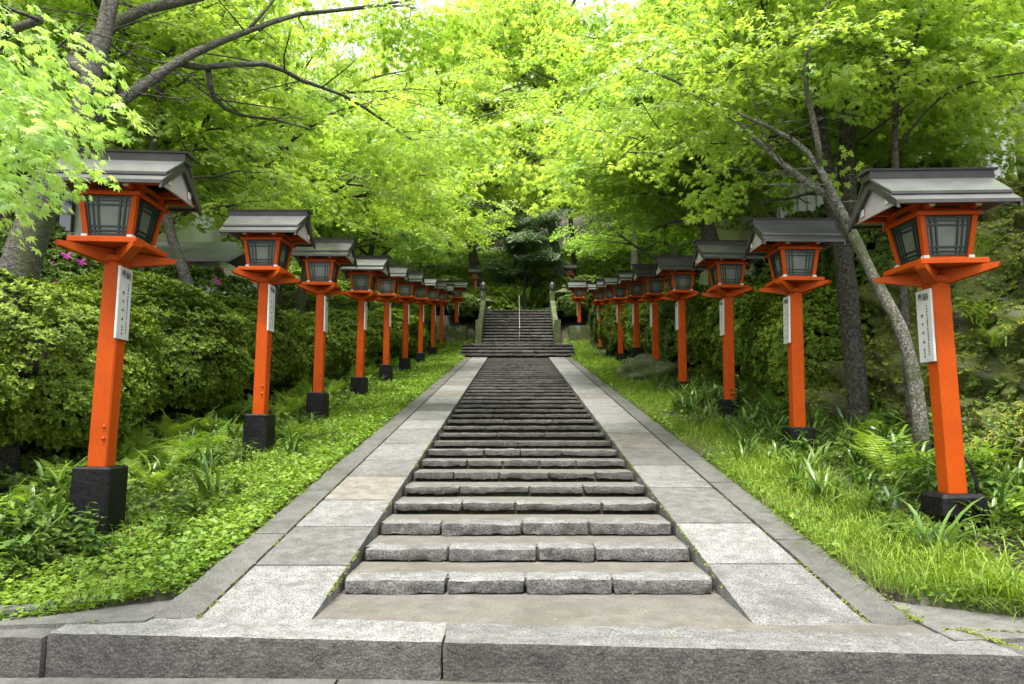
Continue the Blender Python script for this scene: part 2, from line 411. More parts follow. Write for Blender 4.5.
# ---- sloped walkways of slabs and outer kerbs
def slope_stone(mb, x0, x1, y0, y1, th, seed, m=0, rough=.003, res=.09, r=.01):
    t = MB(); stone(t, x0, x1, y0, y1, -th, 0, res, r, rough, 0, seed)
    V = np.concatenate(t.v); V[:, 2] += SL * (V[:, 1] - Y0)
    mb.add(V, t.f, m)
YT = 28.45
for s in (-1, 1):
    wk = structure(empty('stone_walkway', (0, 0, 0)))
    y = 4.47 if s < 0 else 4.36; k = 0; rs = random.Random(40 + s)
    first = True
    while y < YT - .1:
        L = rs.uniform(.85, 1.25) if not first else (.95 if s < 0 else 1.1)
        y1 = min(y + L, YT)
        if YT - y1 < .5: y1 = YT
        mb = MB()
        a, b = XC + s * HI, XC + s * HS
        slope_stone(mb, min(a, b) + .006, max(a, b) - .008, y + .010, y1 - .010, .2 if k == 0 else .16, 300 + k + s * 50, res=.12 if k < 6 else .3)
        mb.build('paving_slab', M['granite' if k == 0 else rs.choice(['granite', 'granite', 'granite', 'granite_dark', 'granite_warm'])], wk, smooth=True)
        y = y1; k += 1; first = False
    kb = structure(empty('path_kerb', (0, 0, 0)))
    y = 4.52 if s < 0 else 4.38; k = 0
    while y < YT - .1:
        y1 = min(y + rs.uniform(1.3, 2.1), YT)
        if YT - y1 < .7: y1 = YT
        mb = MB(); a, b = XC + s * (HS + .010), XC + s * HK
        slope_stone(mb, min(a, b) + .006, max(a, b), y + .004, y1 - .004, .35, 500 + k + s * 30, rough=.008, res=.08 if k < 4 else .3, r=.02)
        mb.build('kerb_stone', M['kerb'], kb, smooth=True)
        y = y1; k += 1

def warp(root):
    for o in [k for k in SC.objects if k.parent == root and k.type == 'MESH']:
        me = o.data; V = np.zeros(len(me.vertices) * 3, np.float32); me.vertices.foreach_get('co', V); V = V.reshape(-1, 3)
        V[:, 0] = XC + (V[:, 0] - XC) * flare(V[:, 1]); me.vertices.foreach_set('co', V.ravel()); me.update()
for o in [k for k in SC.objects if k.name.split('.')[0] in ('stone_stairs', 'stone_walkway', 'path_kerb')]: warp(o)

# ---- landing at the foot: concrete pad, front kerb slabs, aprons, lower paving
mb = MB(); mb.add([(-2.3, 4.3, -.004), (2.48, 4.1, -.004), (2.48, 5.35, -.004), (-2.3, 5.35, -.004)], [[0, 1, 2, 3]])
structure(mb.build('landing', M['concrete']))
SK = -.067
fs = structure(empty('landing_edge', (0, 0, 0)))
for i, (a, b, d) in enumerate([(-2.74, -.417, .40), (-.412, 2.70, .38)]):
    mb = MB(); stone(mb, a, b, 4.045, 4.045 + d, -.30, .004, .03, .016, .010, 0, 77 + i, skew=(0.09, SK), front_m=1)
    mb.build('edge_slab', [M['granite'], M['riser']], fs, smooth=True)
for i, (a, b, y0, y1) in enumerate([(-4.9, -2.748, 4.03, 4.62), (2.715, 4.8, 4.1, 4.58)]):
    mb = MB(); stone(mb, a, b, y0, y1, -.30, -.012, .05, .02, .008, 0, 97 + i, skew=(0.09, SK * (1 if i else .9)), front_m=1)
    mb.build('edge_slab', [M['kerb'], M['riser']], fs, smooth=True)
ap = structure(empty('paved_apron', (0, 0, 0)))
for s in (-1, 1):
    mb = MB()
    q = [(-2.28, 4.45), (-2.28, 5.02), (-2.5, 4.95), (-3.4, 4.46), (-3.5, 4.3)] if s < 0 else [(2.46, 4.1), (2.46, 4.98), (2.68, 4.9), (3.5, 4.42), (3.6, 4.2)]
    q = q[::-1] if s < 0 else q[::-1]
    V = [(x, y, .012) for x, y in q] + [(x, y, -.2) for x, y in q]; k = len(q)
    mb.add(V, [list(range(k))[::1]] + [[i, i + k, (i + 1) % k + k, (i + 1) % k] for i in range(k)])
    mb.build('paving_slab', M['apron'], ap)
# low mossy stones edging the beds
for s in (-1, 1):
    eg = structure(empty('bed_edging', (0, 0, 0)))
    pts = [(-2.46, 5.02), (-2.85, 4.78), (-3.3, 4.54), (-3.9, 4.36), (-4.9, 4.28)] if s < 0 else [(2.64, 4.96), (3.0, 4.73), (3.45, 4.48), (4.0, 4.36), (5.2, 4.3)]
    for i in range(len(pts) - 1):
        (xa, ya), (xb, yb) = pts[i], pts[i + 1]; L = math.hypot(xb - xa, yb - ya)
        t = MB(); stone(t, -L / 2 + .005, L / 2 - .005, -.07, .07, -.15, .075, .04, .03, .02, 0, 900 + i + s)
        V = np.concatenate(t.v); a = math.atan2(yb - ya, xb - xa); c, q = math.cos(a), math.sin(a)
        W = V.copy(); W[:, 0] = V[:, 0] * c - V[:, 1] * q + (xa + xb) / 2; W[:, 1] = V[:, 0] * q + V[:, 1] * c + (ya + yb) / 2
        W[:, 2] += .02 if s > 0 else -.015
        build('edging_stone', W, t.f, M['mossy_stone'] if s > 0 else M['kerb'], eg, smooth=True)
lp = structure(empty('lower_paving', (0, 0, 0)))
for i in range(9):
    mb = MB(); a = -9 + i * 2.0
    stone(mb, a + .004, a + 1.996, 2.4, 4.12, -.42, -.205, .2, .01, .004, 0, 640 + i)
    mb.build('paving_slab', M['kerb'], lp, smooth=True)

# ---- wide steps, upper flight, balustrades
ws = structure(empty('upper_stairs', (0, 0, 0)))
z = 3.70
for i in range(4):
    mb = MB(); y = 28.5 + .36 * i
    for a, b in ((-2.3, -.9), (-.89, .75), (.76, 2.45)):
        stone(mb, a + random.uniform(0, .01), b, y, y + .9, z + .075, z + .175, .12, .03, .025, 0, 1200 + i * 5)
    mb.box((XC, y + .55, z - .08), (4.7, .9, .42), 1)
    z += .175; mb.build('step', [M['step'], M['soil']], ws, smooth=True)
ZU = z
for i in range(12):
    mb = MB(); y = 30.4 + .325 * i
    for a, b in ((-1.5, -.45), (-.44, .62), (.63, 1.68)):
        stone(mb, a, b, y, y + .6, z + .085, z + .178, .14, .03, .025, 0, 1300 + i * 5)
    mb.box((XC, y + .38, z - .1), (3.15, .6, .5), 1)
    z += .178; mb.build('step', [M['step'], M['soil']], ws, smooth=True)
ZT = z
mb = MB(); mb.add([(-2.2, 34.2, ZT - .01), (2.4, 34.2, ZT - .01), (2.4, 36.6, ZT + .05), (-2.2, 36.6, ZT + .05)], [[0, 1, 2, 3]])
structure(mb.build('upper_terrace', M['step']))
for s in (-1, 1):
    x = XC + s * 1.72
    bal = tag(empty('stone_balustrade', (x, 30.3, ZU)), ['mossy sloping stone balustrade along the left edge of the far upper stairs', 'mossy sloping stone balustrade along the right edge of the far upper stairs'][s > 0], 'balustrade', 'balustrades of the far stairs')
    mb = MB(); stone(mb, -.14, .14, -.14, .14, -.3, 1.12, .09, .03, .012, 0, 1500 + s); mb.build('front_post', M['mossy_stone'], bal, smooth=True)
    mb = MB(); stone(mb, -.12, .12, 0.15, 4.0, .0, .62, .2, .03, .02, 0, 1510 + s)
    V = np.concatenate(mb.v); V[:, 2] += (V[:, 1] - .1) * .548 - .08
    build('sloping_rail', V, mb.f, M['mossy_stone'], bal, smooth=True)
    mb = MB(); mb.box((0, 4.15, 2.25), (.26, .26, 1.9), 0, .02); mb.build('top_post', M['mossy_stone'], bal)
    mb = MB(); mb.lathe([(.17, 0), (.19, .06), (.15, .16), (.17, .24), (.1, .36), (.02, .42)], 10, (0, 4.15, 3.2)); mb.build('finial', M['roof_edge'], bal, smooth=True)
hr = tag(empty('stair_handrail', (.16, 30.6, ZU)), 'slim grey metal handrail up the middle of the far upper stairs', 'handrail')
mb = MB(); mb.tube([(0, 0, .78), (0, .1, .86), (0, 3.6, 2.80), (0, 3.85, 2.82), (0, 3.9, 2.7)], .024, 8); mb.build('rail', M['steel'], hr, smooth=True)
for yy in (.06, 1.9, 3.8):
    mb = MB(); mb.tube([(0, yy, yy * .548 - .1), (0, yy, yy * .548 + .82)], .02, 8); mb.build('post', M['steel'], hr, smooth=True)
# ------------------------------------------------------------------ vermilion lanterns
def text_mesh(s, size):
    cu = bpy.data.curves.new('lettering', 'FONT'); cu.body = s; cu.size = size; cu.align_x = 'CENTER'; cu.align_y = 'CENTER'; cu.resolution_u = 2
    cu.extrude = .0012; cu.offset = size * .012
    o = bpy.data.objects.new('t', cu); COL.objects.link(o)
    bpy.context.view_layer.update()
    me = bpy.data.meshes.new_from_object(o.evaluated_get(bpy.context.evaluated_depsgraph_get()))
    V = np.zeros(len(me.vertices) * 3); me.vertices.foreach_get('co', V); V = V.reshape(-1, 3)
    F = [list(p.vertices) for p in me.polygons]
    bpy.data.objects.remove(o); bpy.data.curves.remove(cu); bpy.data.meshes.remove(me)
    return V, F

TXT = text_mesh('奉納', .078)
def lettering(parent):
    """on the +X face of the board: two large characters over two columns of small brushed characters"""
    mb = MB()
    V, F = TXT
    def put(V, y, z):
        W = np.zeros_like(V); W[:, 1] = V[:, 0] + y; W[:, 2] = V[:, 1] + z; W[:, 0] = V[:, 2] + .0115
        return W
    mb.add(put(V, 0, .25), F)
    rs = random.Random(5)
    def glyph(y, z, w):
        for _ in range(3):
            mb.box((.0125, y + rs.uniform(-.15, .15) * w, z + rs.uniform(-.45, .45) * w), (.002, w * rs.uniform(.5, 1), w * .13))
        for _ in range(2):
            mb.box((.0127, y + rs.uniform(-.35, .35) * w, z + rs.uniform(-.2, .2) * w), (.002, w * .13, w * rs.uniform(.5, 1)))
    for i in range(18): glyph(.045, .17 - i * .025, .018)
    for i in range(4): glyph(-.025, .09 - i * .075, .034)
    for i in range(3): glyph(-.02, -.21 - i * .03, .022)
    return mb.build('lettering', M['ink'], parent)

def make_lantern(drop=0.0):
    """stands on z=0, path side is +X; drop shortens the post"""
    d = -drop
    t = empty('orange_lantern')
    mb = MB(); mb.box((0, 0, (.2 + 2.20 + d) / 2), (.164, .164, 2.0 + d), 0, .012)
    post = mb.build('post', M['vermilion'], t)
    for z in (.62, .72):
        mb = MB()
        mb.lathe([(.014, 0), (.014, .012), (.006, .018)], 6, (0, 0, 0))
        V = mb.v[-1]; W = np.stack([V[:, 0] + .045, -.082 - V[:, 2], V[:, 1] + z], -1); mb.v[-1] = W
        mb.build('bolt', M['vermilion_end'], post)
    # name board on the path side
    mb = MB(); mb.box((0, 0, 0), (.022, .21, .64), 0, .004)
    sg = mb.build('name_board', M['board'], t); sg.location = (.094, -.035, 1.80 + d)
    sg.rotation_euler = (0, R(-.8), 0)
    lettering(sg)
    # diagonal cross arms
    for k in (0, 1):
        mb = MB(); w = .042 if k == 0 else .040; z0 = d - (.0 if k == 0 else .003)
        mb.prism([(-.475, 2.245 + z0), (-.12, 2.16 + z0), (.12, 2.16 + z0), (.475, 2.245 + z0), (.49, 2.285 + z0), (-.49, 2.285 + z0)], w, 'x')
        o = mb.build('cross_arm', M['vermilion'], t); o.rotation_euler = (0, 0, R(45 + 90 * k))
    mb = MB(); mb.box((0, 0, 2.315 + d), (.59, .59, .05), 0, .006)
    mb.box((0, 0, 2.2 + d), (.21, .21, .06), 0, .01)
    mb.build('tray', M['vermilion'], t)
    # tapered frame: bottom half .205 at 2.34 -> top half .255 at 2.72
    def hw(z): return .205 + (z - 2.34) / .38 * .05
    mb = MB()
    for sx in (-1, 1):
        for sy in (-1, 1):
            b, tp = hw(2.34), hw(2.72); q = .044
            def sq(h, z):
                x, y = sx * h, sy * h; xi, yi = sx * (h - q), sy * (h - q)
                p = [(min(x, xi), min(y, yi)), (max(x, xi), min(y, yi)), (max(x, xi), max(y, yi)), (min(x, xi), max(y, yi))]
                return [(a, c, z + d) for a, c in p]
            mb.hexa(sq(b, 2.34) + sq(tp, 2.72))
    for z, h, hh in ((2.357, .198, .030), (2.735, .278, .036)):
        for s in (-1, 1):
            mb.box((0, s * (h - .02), z + d), (2 * h + (.02 if z > 2.5 else -.03), .036, hh), 0, .004)
            mb.box((s * (h - .02), 0, z + d + .002), (.036, 2 * h - .08, hh - .004), 0, .004)
    for s in (-1, 1):                      # frieze with a dark slot
        mb.box((0, s * .235, 2.80 + d), (.49, .03, .10), 0)
        mb.box((s * .235, 0, 2.80 + d), (.03, .438, .098), 0)
        mb.box((s * .01, s * .2512, 2.788 + d), (.22, .006, .022), 1)
        mb.box((s * .2512, s * .01, 2.788 + d), (.006, .22, .022), 1)
    for s in (-1, 1):                      # purlins under the eaves and beam ends through the gables
        mb.box((0, s * .31, 2.832 + d), (.98, .05, .04), 0, .004)
        mb.box((0, s * .2, 2.868 + d), (1.0, .05, .06), 0, .004)
        mb.box((s * .2, 0, 2.79 + d), (.05, .69, .045), 0, .004)
    mb.build('frame', [M['vermilion'], M['lattice']], t)
    for sx in (-1, 1):
        for sy in (-1, 1):
            for nm, c, q in (('corner_cap', (sx * .196, sy * .196, 2.358 + d), (.052, .052, .042)), ('beam_cap', (sx * .2, sy * .352, 2.795 + d), (.045, .024, .045)), ('purlin_cap', (sx * .498, sy * .2, 2.868 + d), (.012, .056, .066))):
                mb = MB(); mb.box(c, q, 0, .004); mb.build(nm, M['capmetal'], t)
    # four latticed windows
    def window(k):
        z0, z1 = 2.372, 2.717
        def P(u, v, off):                 # u in -1..1 across, v 0..1 up
            z = z0 + (z1 - z0) * v; h = hw(z)
            return (u * (h - .042), -(h - .022) + off, z + d)
        pane = MB(); pane.add([P(-1, 0, .008), P(1, 0, .008), P(1, 1, .008), P(-1, 1, .008), P(-1, 0, .014), P(1, 0, .014), P(1, 1, .014), P(-1, 1, .014)],
                              [[0, 1, 2, 3], [7, 6, 5, 4], [1, 0, 4, 5], [2, 1, 5, 6], [3, 2, 6, 7], [0, 3, 7, 4]])
        po = pane.build('window', M['pane'], t); po.rotation_euler = (0, 0, R(90 * k))
        lb = MB()
        def bar(u0, u1, v0, v1, o0, o1):
            lb.hexa([P(u0, v0, o0), P(u1, v0, o0), P(u1, v0, o1), P(u0, v0, o1), P(u0, v1, o0), P(u1, v1, o0), P(u1, v1, o1), P(u0, v1, o1)])
        for s in (-1, 1):
            bar(min(s, s * .88), max(s, s * .88), 0, 1, -.006, .007)
            for c in (.70, .48): bar(s * c - .042, s * c + .042, .05, .95, -.004, .006)
        bar(-.88, .88, 0, .055, -.0055, .0065); bar(-.88, .88, .945, 1, -.0055, .0065)
        for c in (.13, .24, .78, .89): bar(-.88, .88, c - .021, c + .021, -.0028, .0052)
        lb.build('lattice', M['lattice'], po)
    for k in range(4): window(k)
    # roof: two tiers of dark sheet, ridge cap, white gable boards
    d -= .045
    rf = MB()
    zr, ze = 3.20, 2.865
    def slope(y0, z0, y1, z1, w0, w1, th, s, m=0):
        # sheet from (y0,z0) near ridge to (y1,z1) at the eave
        pts = [(-w1, s * y1, z1), (w1, s * y1, z1), (w0, s * y0, z0), (-w0, s * y0, z0)]
        B = [(x, y, z + d) for x, y, z in pts]; T = [(x, y, z + th + d) for x, y, z in pts]
        if s > 0: B, T = B[::-1], T[::-1]
        rf.hexa(B + T, m)
    for s in (-1, 1):
        slope(.02, 3.165, .32, 2.94, .555, .52, .022, s, 0)
        slope(.23, 2.968, .41, 2.838, .515, .520, .020, s, 0)
        # eave edge boards
        rf.box((0, s * .405, 2.842 + d), (1.046, .022, .036), 1, .003)
        rf.box((0, s * .318, 2.945 + d), (1.045, .014, .03), 1, .003)
    for sx in (-1, 1):                    # dark barge boards down the gables
        for s in (-1, 1):
            a, b = (0.0, 3.18), (.41, 2.825)
            rf.hexa([(sx * .522 - .012, s * a[0], a[1] - .10 + d), (sx * .522 + .012, s * a[0], a[1] - .10 + d), (sx * .522 + .012, s * b[0], b[1] - .035 + d), (sx * .522 - .012, s * b[0], b[1] - .035 + d),
                     (sx * .522 - .012, s * a[0], a[1] + d - .005), (sx * .522 + .012, s * a[0], a[1] + d - .005), (sx * .522 + .012, s * b[0], b[1] + .03 + d), (sx * .522 - .012, s * b[0], b[1] + .03 + d)], 1)
    roof = rf.build('roof', [M['roof'], M['roof_edge']], t)
    rc = MB()
    rc.prism([(-.075, 3.145 + d), (.075, 3.145 + d), (.085, 3.215 + d), (-.085, 3.215 + d)], .56, 'x')
    rc.prism([(-.10, 3.216 + d), (.10, 3.216 + d), (.105, 3.232 + d), (0, 3.25 + d), (-.105, 3.232 + d)], .585, 'x')
    rc.build('ridge_cap', M['roof_edge'], roof)
    for sx in (-1, 1):
        g = MB()
        g.prism([(-.345, 2.85 + d), (.345, 2.85 + d), (.31, 2.89 + d), (0.0, 3.11 + d), (-.31, 2.89 + d)], .010, 'x', off=sx * .478)
        g.build('gable_board', M['white'], roof)
    return t

def base_block(parent, h, kind, lift=0.0):
    h -= lift
    mb = MB()
    if kind == 'square':
        mb.box((0, 0, (h - .3 - lift) / 2), (.335, .335, h + .3 + lift), 0, .018, top=.96)
    else:
        mb.box((0, 0, h * .72), (.40, .37, h * .56), 0, .03, top=.95)
        mb.box((0, 0, h * .22 - .15), (.31, .28, h * .5 + .3), 0, .03)
    # conduit pipe rising behind the post
    b = mb.build('base', M['black'], parent)
    p = MB(); p.tube([(-.13, .12, h - .1), (-.13, .12, h + .10), (-.11, .10, h + .22), (-.085, .085, h + .3)], .014, 6)
    p.build('cable_pipe', M['black'], b, smooth=True)
    return b

LIFT = {(-1, 0): .2, (-1, 1): .16, (-1, 2): .06}
L = [(6.12, .58), (9.65, .50), (12.45, .46), (15.7, .42), (18.9, .45), (22.1, .40), (25.6, .35), (29.4, .35), (32.6, .3)]
RR = [(6.12, .36), (9.44, .36), (12.4, .34), (15.8, .30), (18.75, .22), (21.7, .74), (25.0, .36), (27.9, .36), (30.9, .3)]
ORD = ['front', 'second', 'third', 'fourth', 'fifth', 'sixth', 'seventh', 'eighth', 'ninth']
NOTE_L = ['nearest orange lantern of the left row, on a tall square black block under maple leaves',
          'second orange lantern from the front in the left row, ferns around its black block',
          'third orange lantern from the front in the left row, small black block, below hedge']
NOTE_R = ['nearest orange lantern of the right row, on a low stepped black base before mossy rock',
          'second orange lantern from the front in the right row, left of the slanting maple stem',
          'third orange lantern from the front in the right row, strap leaves around base']
proto = make_lantern()
first = True
LANT = {}
for side, lst, notes in ((-1, L, NOTE_L), (1, RR, NOTE_R)):
    for i, (y, h) in enumerate(lst):
        x = -3.52 if side < 0 else 3.76
        o = proto if first else copy_tree(proto)
        first = False
        lab = notes[i] if i < len(notes) else '%s orange lantern from the front in the %s row beside the stairs' % (ORD[i], 'left' if side < 0 else 'right')
        if side > 0 and i == 5: lab = 'orange lantern in the right row standing on the tallest black block, sixth from front'
        tag(o, lab, 'lantern', 'orange lanterns lining the stone path')
        z = SL * (y - Y0) + LIFT.get((side, i), 0)
        if i == 0: x = -3.60 if side < 0 else 3.745
        rr = random.Random(i * 3 + side)
        o.location = (x, y, z); o.rotation_euler = (R(rr.uniform(-.5, .5)), R(1.0 if side < 0 else 1.2) if i == 0 else R(rr.uniform(-.95, .95)), (0 if side < 0 else math.pi) + R(rr.uniform(-2.5, 2.5)))
        LANT[(side, i)] = o
for k, o in LANT.items():
    side, i = k; h = (L if side < 0 else RR)[i][1]
    base_block(o, h, 'round' if (side > 0 and i in (0, 4)) else 'square', LIFT.get(k, 0))
# short-posted pair on stone pedestals by the upper stairs
short = make_lantern(.95)
for s in (-1, 1):
    o = short if s < 0 else copy_tree(short)
    x = XC + s * 2.95; zb = 5.62
    o.location = (x, 33.4, zb); o.rotation_euler = (0, 0, 0 if s < 0 else math.pi)
    tag(o, 'short orange lantern on a stone pedestal %s of the far upper stairs' % ('left' if s < 0 else 'right'), 'lantern', 'short lanterns flanking the far stairs')
    base_block(o, .2, 'square')
    mb = MB(); stone(mb, x - .5, x + .5, 32.9, 33.9, zb - 1.4, zb, .12, .04, .03, 0, 2000 + s)
    p = mb.build('stone_pedestal', M['mossy_stone'], smooth=True)
    tag(p, 'rough stone pedestal under the short lantern %s of the far upper stairs' % ('left' if s < 0 else 'right'), 'pedestal', 'pedestals by the far stairs')
for s, px, py in ((-1, 475, 279), (1, 570, 275)):
    o = copy_tree(proto); c = at(px, py, 41)
    o.location = (c[0], 41, c[2] - 2.3 * .72); o.scale = (.72, .72, .72); o.rotation_euler = (0, 0, 0 if s < 0 else math.pi)
    tag(o, 'small orange lantern high among the trees above the far stairs, %s of the handrail' % ('left' if s < 0 else 'right'), 'lantern', 'small lanterns above the far stairs')
    base_block(o, .3, 'square')

# stone lanterns on the upper terrace
def stone_lantern(x, y, z, label):
    t = tag(empty('stone_lantern', (x, y, z)), label, 'stone lantern', 'stone lanterns on the upper terrace')
    mb = MB(); mb.lathe([(.38, -.3), (.38, .1), (.28, .2), (.15, .26), (.14, .7), (.2, .8), (.32, .86), (.32, .92)], 8); mb.build('pillar', M['mossy_stone'], t)
    mb = MB(); mb.box((0, 0, 1.08), (.36, .36, .32), 0, .02); mb.build('fire_box', M['white'] if False else M['granite'], t)
    mb = MB(); mb.box((0, -.183, 1.08), (.12, .012, .14), 0); mb.build('fire_opening', M['lattice'], t)
    mb = MB(); mb.lathe([(.62, 1.24), (.64, 1.30), (.36, 1.42), (.16, 1.52), (.10, 1.56), (.14, 1.66), (.02, 1.78)], 6); mb.build('cap', M['mossy_stone'], t)
a = at(564, 300, 36.5); stone_lantern(a[0], 36.5, a[2] - .95, 'grey stone lantern right of the top of the far stairs')
a = at(484, 304, 36.5); stone_lantern(a[0], 36.5, a[2] - 1.2, 'grey stone lantern left of the top of the far stairs')
# ------------------------------------------------------------------ leaf and spray templates
def rotz(a):
    c, s = np.cos(a), np.sin(a); o = np.zeros(a.shape + (3, 3)); o[..., 0, 0] = c; o[..., 0, 1] = -s; o[..., 1, 0] = s; o[..., 1, 1] = c; o[..., 2, 2] = 1; return o
def rotx(a):
    c, s = np.cos(a), np.sin(a); o = np.zeros(a.shape + (3, 3)); o[..., 1, 1] = c; o[..., 1, 2] = -s; o[..., 2, 1] = s; o[..., 2, 2] = c; o[..., 0, 0] = 1; return o
def roty(a):
    c, s = np.cos(a), np.sin(a); o = np.zeros(a.shape + (3, 3)); o[..., 0, 0] = c; o[..., 0, 2] = s; o[..., 2, 0] = -s; o[..., 2, 2] = c; o[..., 1, 1] = 1; return o
def scatter(T, pos, Rm, sc, tint):
    """T=(V,F quads,tint per face); returns a merged template"""
    V, F, t = T; n = len(pos); sc = np.broadcast_to(np.asarray(sc, float), (n,)); tint = np.broadcast_to(np.asarray(tint, float), (n,))
    W = np.einsum('nij,kj->nki', Rm * sc[:, None, None], V) + np.asarray(pos)[:, None, :]
    Q = F[None] + (np.arange(n) * len(V))[:, None, None]
    return W.reshape(-1, 3), Q.reshape(-1, F.shape[1]), (t[None] + tint[:, None]).reshape(-1)
def join(*Ts):
    V = []; F = []; t = []; n = 0
    for a, b, c in Ts: V.append(a); F.append(b + n); t.append(c); n += len(a)
    return np.concatenate(V), np.concatenate(F), np.concatenate(t)
def rhomb(ang, L, w, fold=.12):
    """one lobe: kite quad from the origin towards ang (0 = +y)"""
    d = np.array([math.sin(ang), math.cos(ang), 0]); p = np.array([d[1], -d[0], 0])
    return np.array([[0, 0, 0], d * L * .45 + p * w, d * L + [0, 0, -L * fold], d * L * .45 - p * w])
def lobed(spec):
    V = np.concatenate([rhomb(*s) for s in spec]); F = np.arange(len(V)).reshape(-1, 4)[:, ::-1]
    return V, np.ascontiguousarray(F), np.zeros(len(F))
LEAF3 = lobed([(0, 1, .2), (.95, .8, .17), (-.95, .8, .17)])
LEAF5 = lobed([(0, 1, .17), (.75, .88, .15), (-.75, .88, .15), (1.55, .6, .12), (-1.55, .6, .12)])
LEAF7 = lobed([(0, 1, .15), (.6, .95, .14), (-.6, .95, .14), (1.2, .75, .12), (-1.2, .75, .12), (1.9, .42, .09), (-1.9, .42, .09)])
OVAL = (np.array([[0, 0, 0], [.26, .5, .06], [0, 1, 0], [-.26, .5, .06], [0, .5, -.02]], float), np.array([[0, 1, 4, 4], [0, 1, 2, 4]])[:0], None)
OVAL = (np.array([[0, 0, 0], [.27, .5, .07], [0, 1, -.03], [0, .5, 0], [-.27, .5, .07]], float), np.array([[0, 1, 2, 3], [0, 3, 2, 4]]), np.zeros(2))

def spray(leaf, n, L, W, ls, seed, droop=.25):
    """flat fan of leaves along a twig that points to +y from the origin"""
    r = np.random.default_rng(seed)
    t = r.uniform(.08, 1, n) ** .8; side = r.uniform(-1, 1, n)
    prof = np.sin(np.clip(t * .9 + .12, 0, 1) * np.pi) ** .7
    x = side * W * prof; y = t * L + np.abs(side) * .12 * L
    z = -droop * L * t ** 2 - .18 * np.abs(x) + r.normal(0, .03 * L, n)
    yaw = -side * 1.0 + r.normal(0, .55, n)
    Rm = rotz(yaw) @ rotx(-r.uniform(.05, .75, n)) @ roty(r.normal(0, .4, n))
    return scatter(leaf, np.stack([x, y, z], -1), Rm, ls * r.uniform(.7, 1.2, n), r.uniform(-.25, .25, n))

def frame_for(yaw, pitch, roll):
    return rotz(yaw) @ rotx(pitch) @ roty(roll)

# ------------------------------------------------------------------ trees
class Tree:
    def __init__(s, seed): s.r = random.Random(seed); s.tubes = []; s.tips = []
    def limb(s, pts, r0, r1, tips=True, wob=.03):
        P = [np.array(p, float) for p in pts]
        # resample with a little wander
        Q = [P[0]]
        for a, b in zip(P, P[1:]):
            k = max(2, int(np.linalg.norm(b - a) / .45))
            for i in range(1, k + 1):
                q = a + (b - a) * i / k
                if i < k: q = q + np.array([s.r.gauss(0, wob), s.r.gauss(0, wob), s.r.gauss(0, wob * .6)])
                Q.append(q)
        Q = np.array(Q)
        if len(Q) > 4:                        # smooth the corners
            Q[1:-1] = .25 * Q[:-2] + .5 * Q[1:-1] + .25 * Q[2:]
        rad = np.linspace(r0, r1, len(Q)) * np.array([1 + s.r.uniform(-.09, .09) for _ in Q])
        s.tubes.append((Q, rad, 12 if r0 > .12 else 7 if r0 > .03 else 5))
        return Q
    def grow(s, p, d, L, r, lev, spread=.75, lift=.12):
        """recursive limb from p in direction d"""
        n = max(3, int(L / .5)); pts = [np.array(p, float)]; d = np.array(d, float); d /= np.linalg.norm(d)
        for i in range(n):
            d = d + np.array([s.r.gauss(0, .13), s.r.gauss(0, .13), s.r.gauss(0, .08) + (lift if lev > 1 else -.02)]) * .7
            d /= np.linalg.norm(d); pts.append(pts[-1] + d * L / n)
        P = np.array(pts); s.tubes.append((P, np.linspace(r, r * .45, n + 1), 9 if r > .08 else 6 if r > .025 else 4))
        if lev == 0:
            for i in range(1, n + 1): s.tips.append((P[i], d.copy()))
            return
        k = {3: 5, 2: 4, 1: 4}[min(lev, 3)]
        for j in range(k):
            f = .35 + .65 * (j + s.r.random() * .6) / k; i = min(n - 1, int(f * n)); q = P[i] + (P[i + 1] - P[i]) * (f * n - i if f * n - i < 1 else 1)
            a = s.r.uniform(0, 2 * math.pi); e = np.array([math.cos(a), math.sin(a), s.r.uniform(-.15, .45 if lev > 1 else .2)])
            e = d * (1 - spread) + e * spread
            s.grow(q, e, L * s.r.uniform(.5, .75), r * .5, lev - 1, spread, lift)
        s.tips.append((P[-1], d.copy()))
    def wood(s):
        V = []; F = []; n = 0
        for P, r, k in s.tubes:
            v, f = tube(P, r, k); V.append(v); F += [[i + n for i in q] for q in f]; n += len(v)
        return np.concatenate(V), F
    def crown(s, sprays, scale, per=2, seed=0, drop=(-.5, .15), tsd=.2, tmid=.5, jit=.35):
        r = np.random.default_rng(seed)
        P = np.array([t[0] for t in s.tips]); D = np.array([t[1] for t in s.tips])
        out = []
        for k, T in enumerate(sprays):
            idx = r.integers(0, len(P), int(len(P) * per) // len(sprays))
            pos = P[idx] + r.normal(0, jit, (len(idx), 3)) * [1, 1, .3]
            yaw = np.arctan2(-D[idx, 0], D[idx, 1]) + r.normal(0, .9, len(idx))
            Rm = frame_for(yaw, r.uniform(*drop, len(idx)), r.normal(0, .22, len(idx)))
            out.append(scatter(T, pos, Rm, scale * r.uniform(.7, 1.25, len(idx)), tmid + r.normal(0, tsd, len(idx))))
        return join(*out)

def finish(tree, name, crown, loc, label, cat, bark, leaf, group=None, wood_parent=True):
    t = tag(empty(name, loc), label, cat, group)
    V, F = tree.wood(); build('trunk', V - np.array(loc), F, bark, t, smooth=True)
    if crown is not None:
        V, F, ti = crown; build('crown', V - np.array(loc), F, leaf, t, tint=ti)
    return t

SP5 = [spray(LEAF5, 52, 1.0, .42, .092, 11 + i, .22) for i in range(3)]
SP3 = [spray(LEAF3, 62, 1.0, .45, .098, 31 + i, .25) for i in range(3)]
SPN = [spray(LEAF7, 30, 1.0, .40, .085, 51 + i, .30) for i in range(3)]
SPB = [spray(OVAL, 46, 1.0, .5, .15, 71 + i, .25) for i in range(3)]

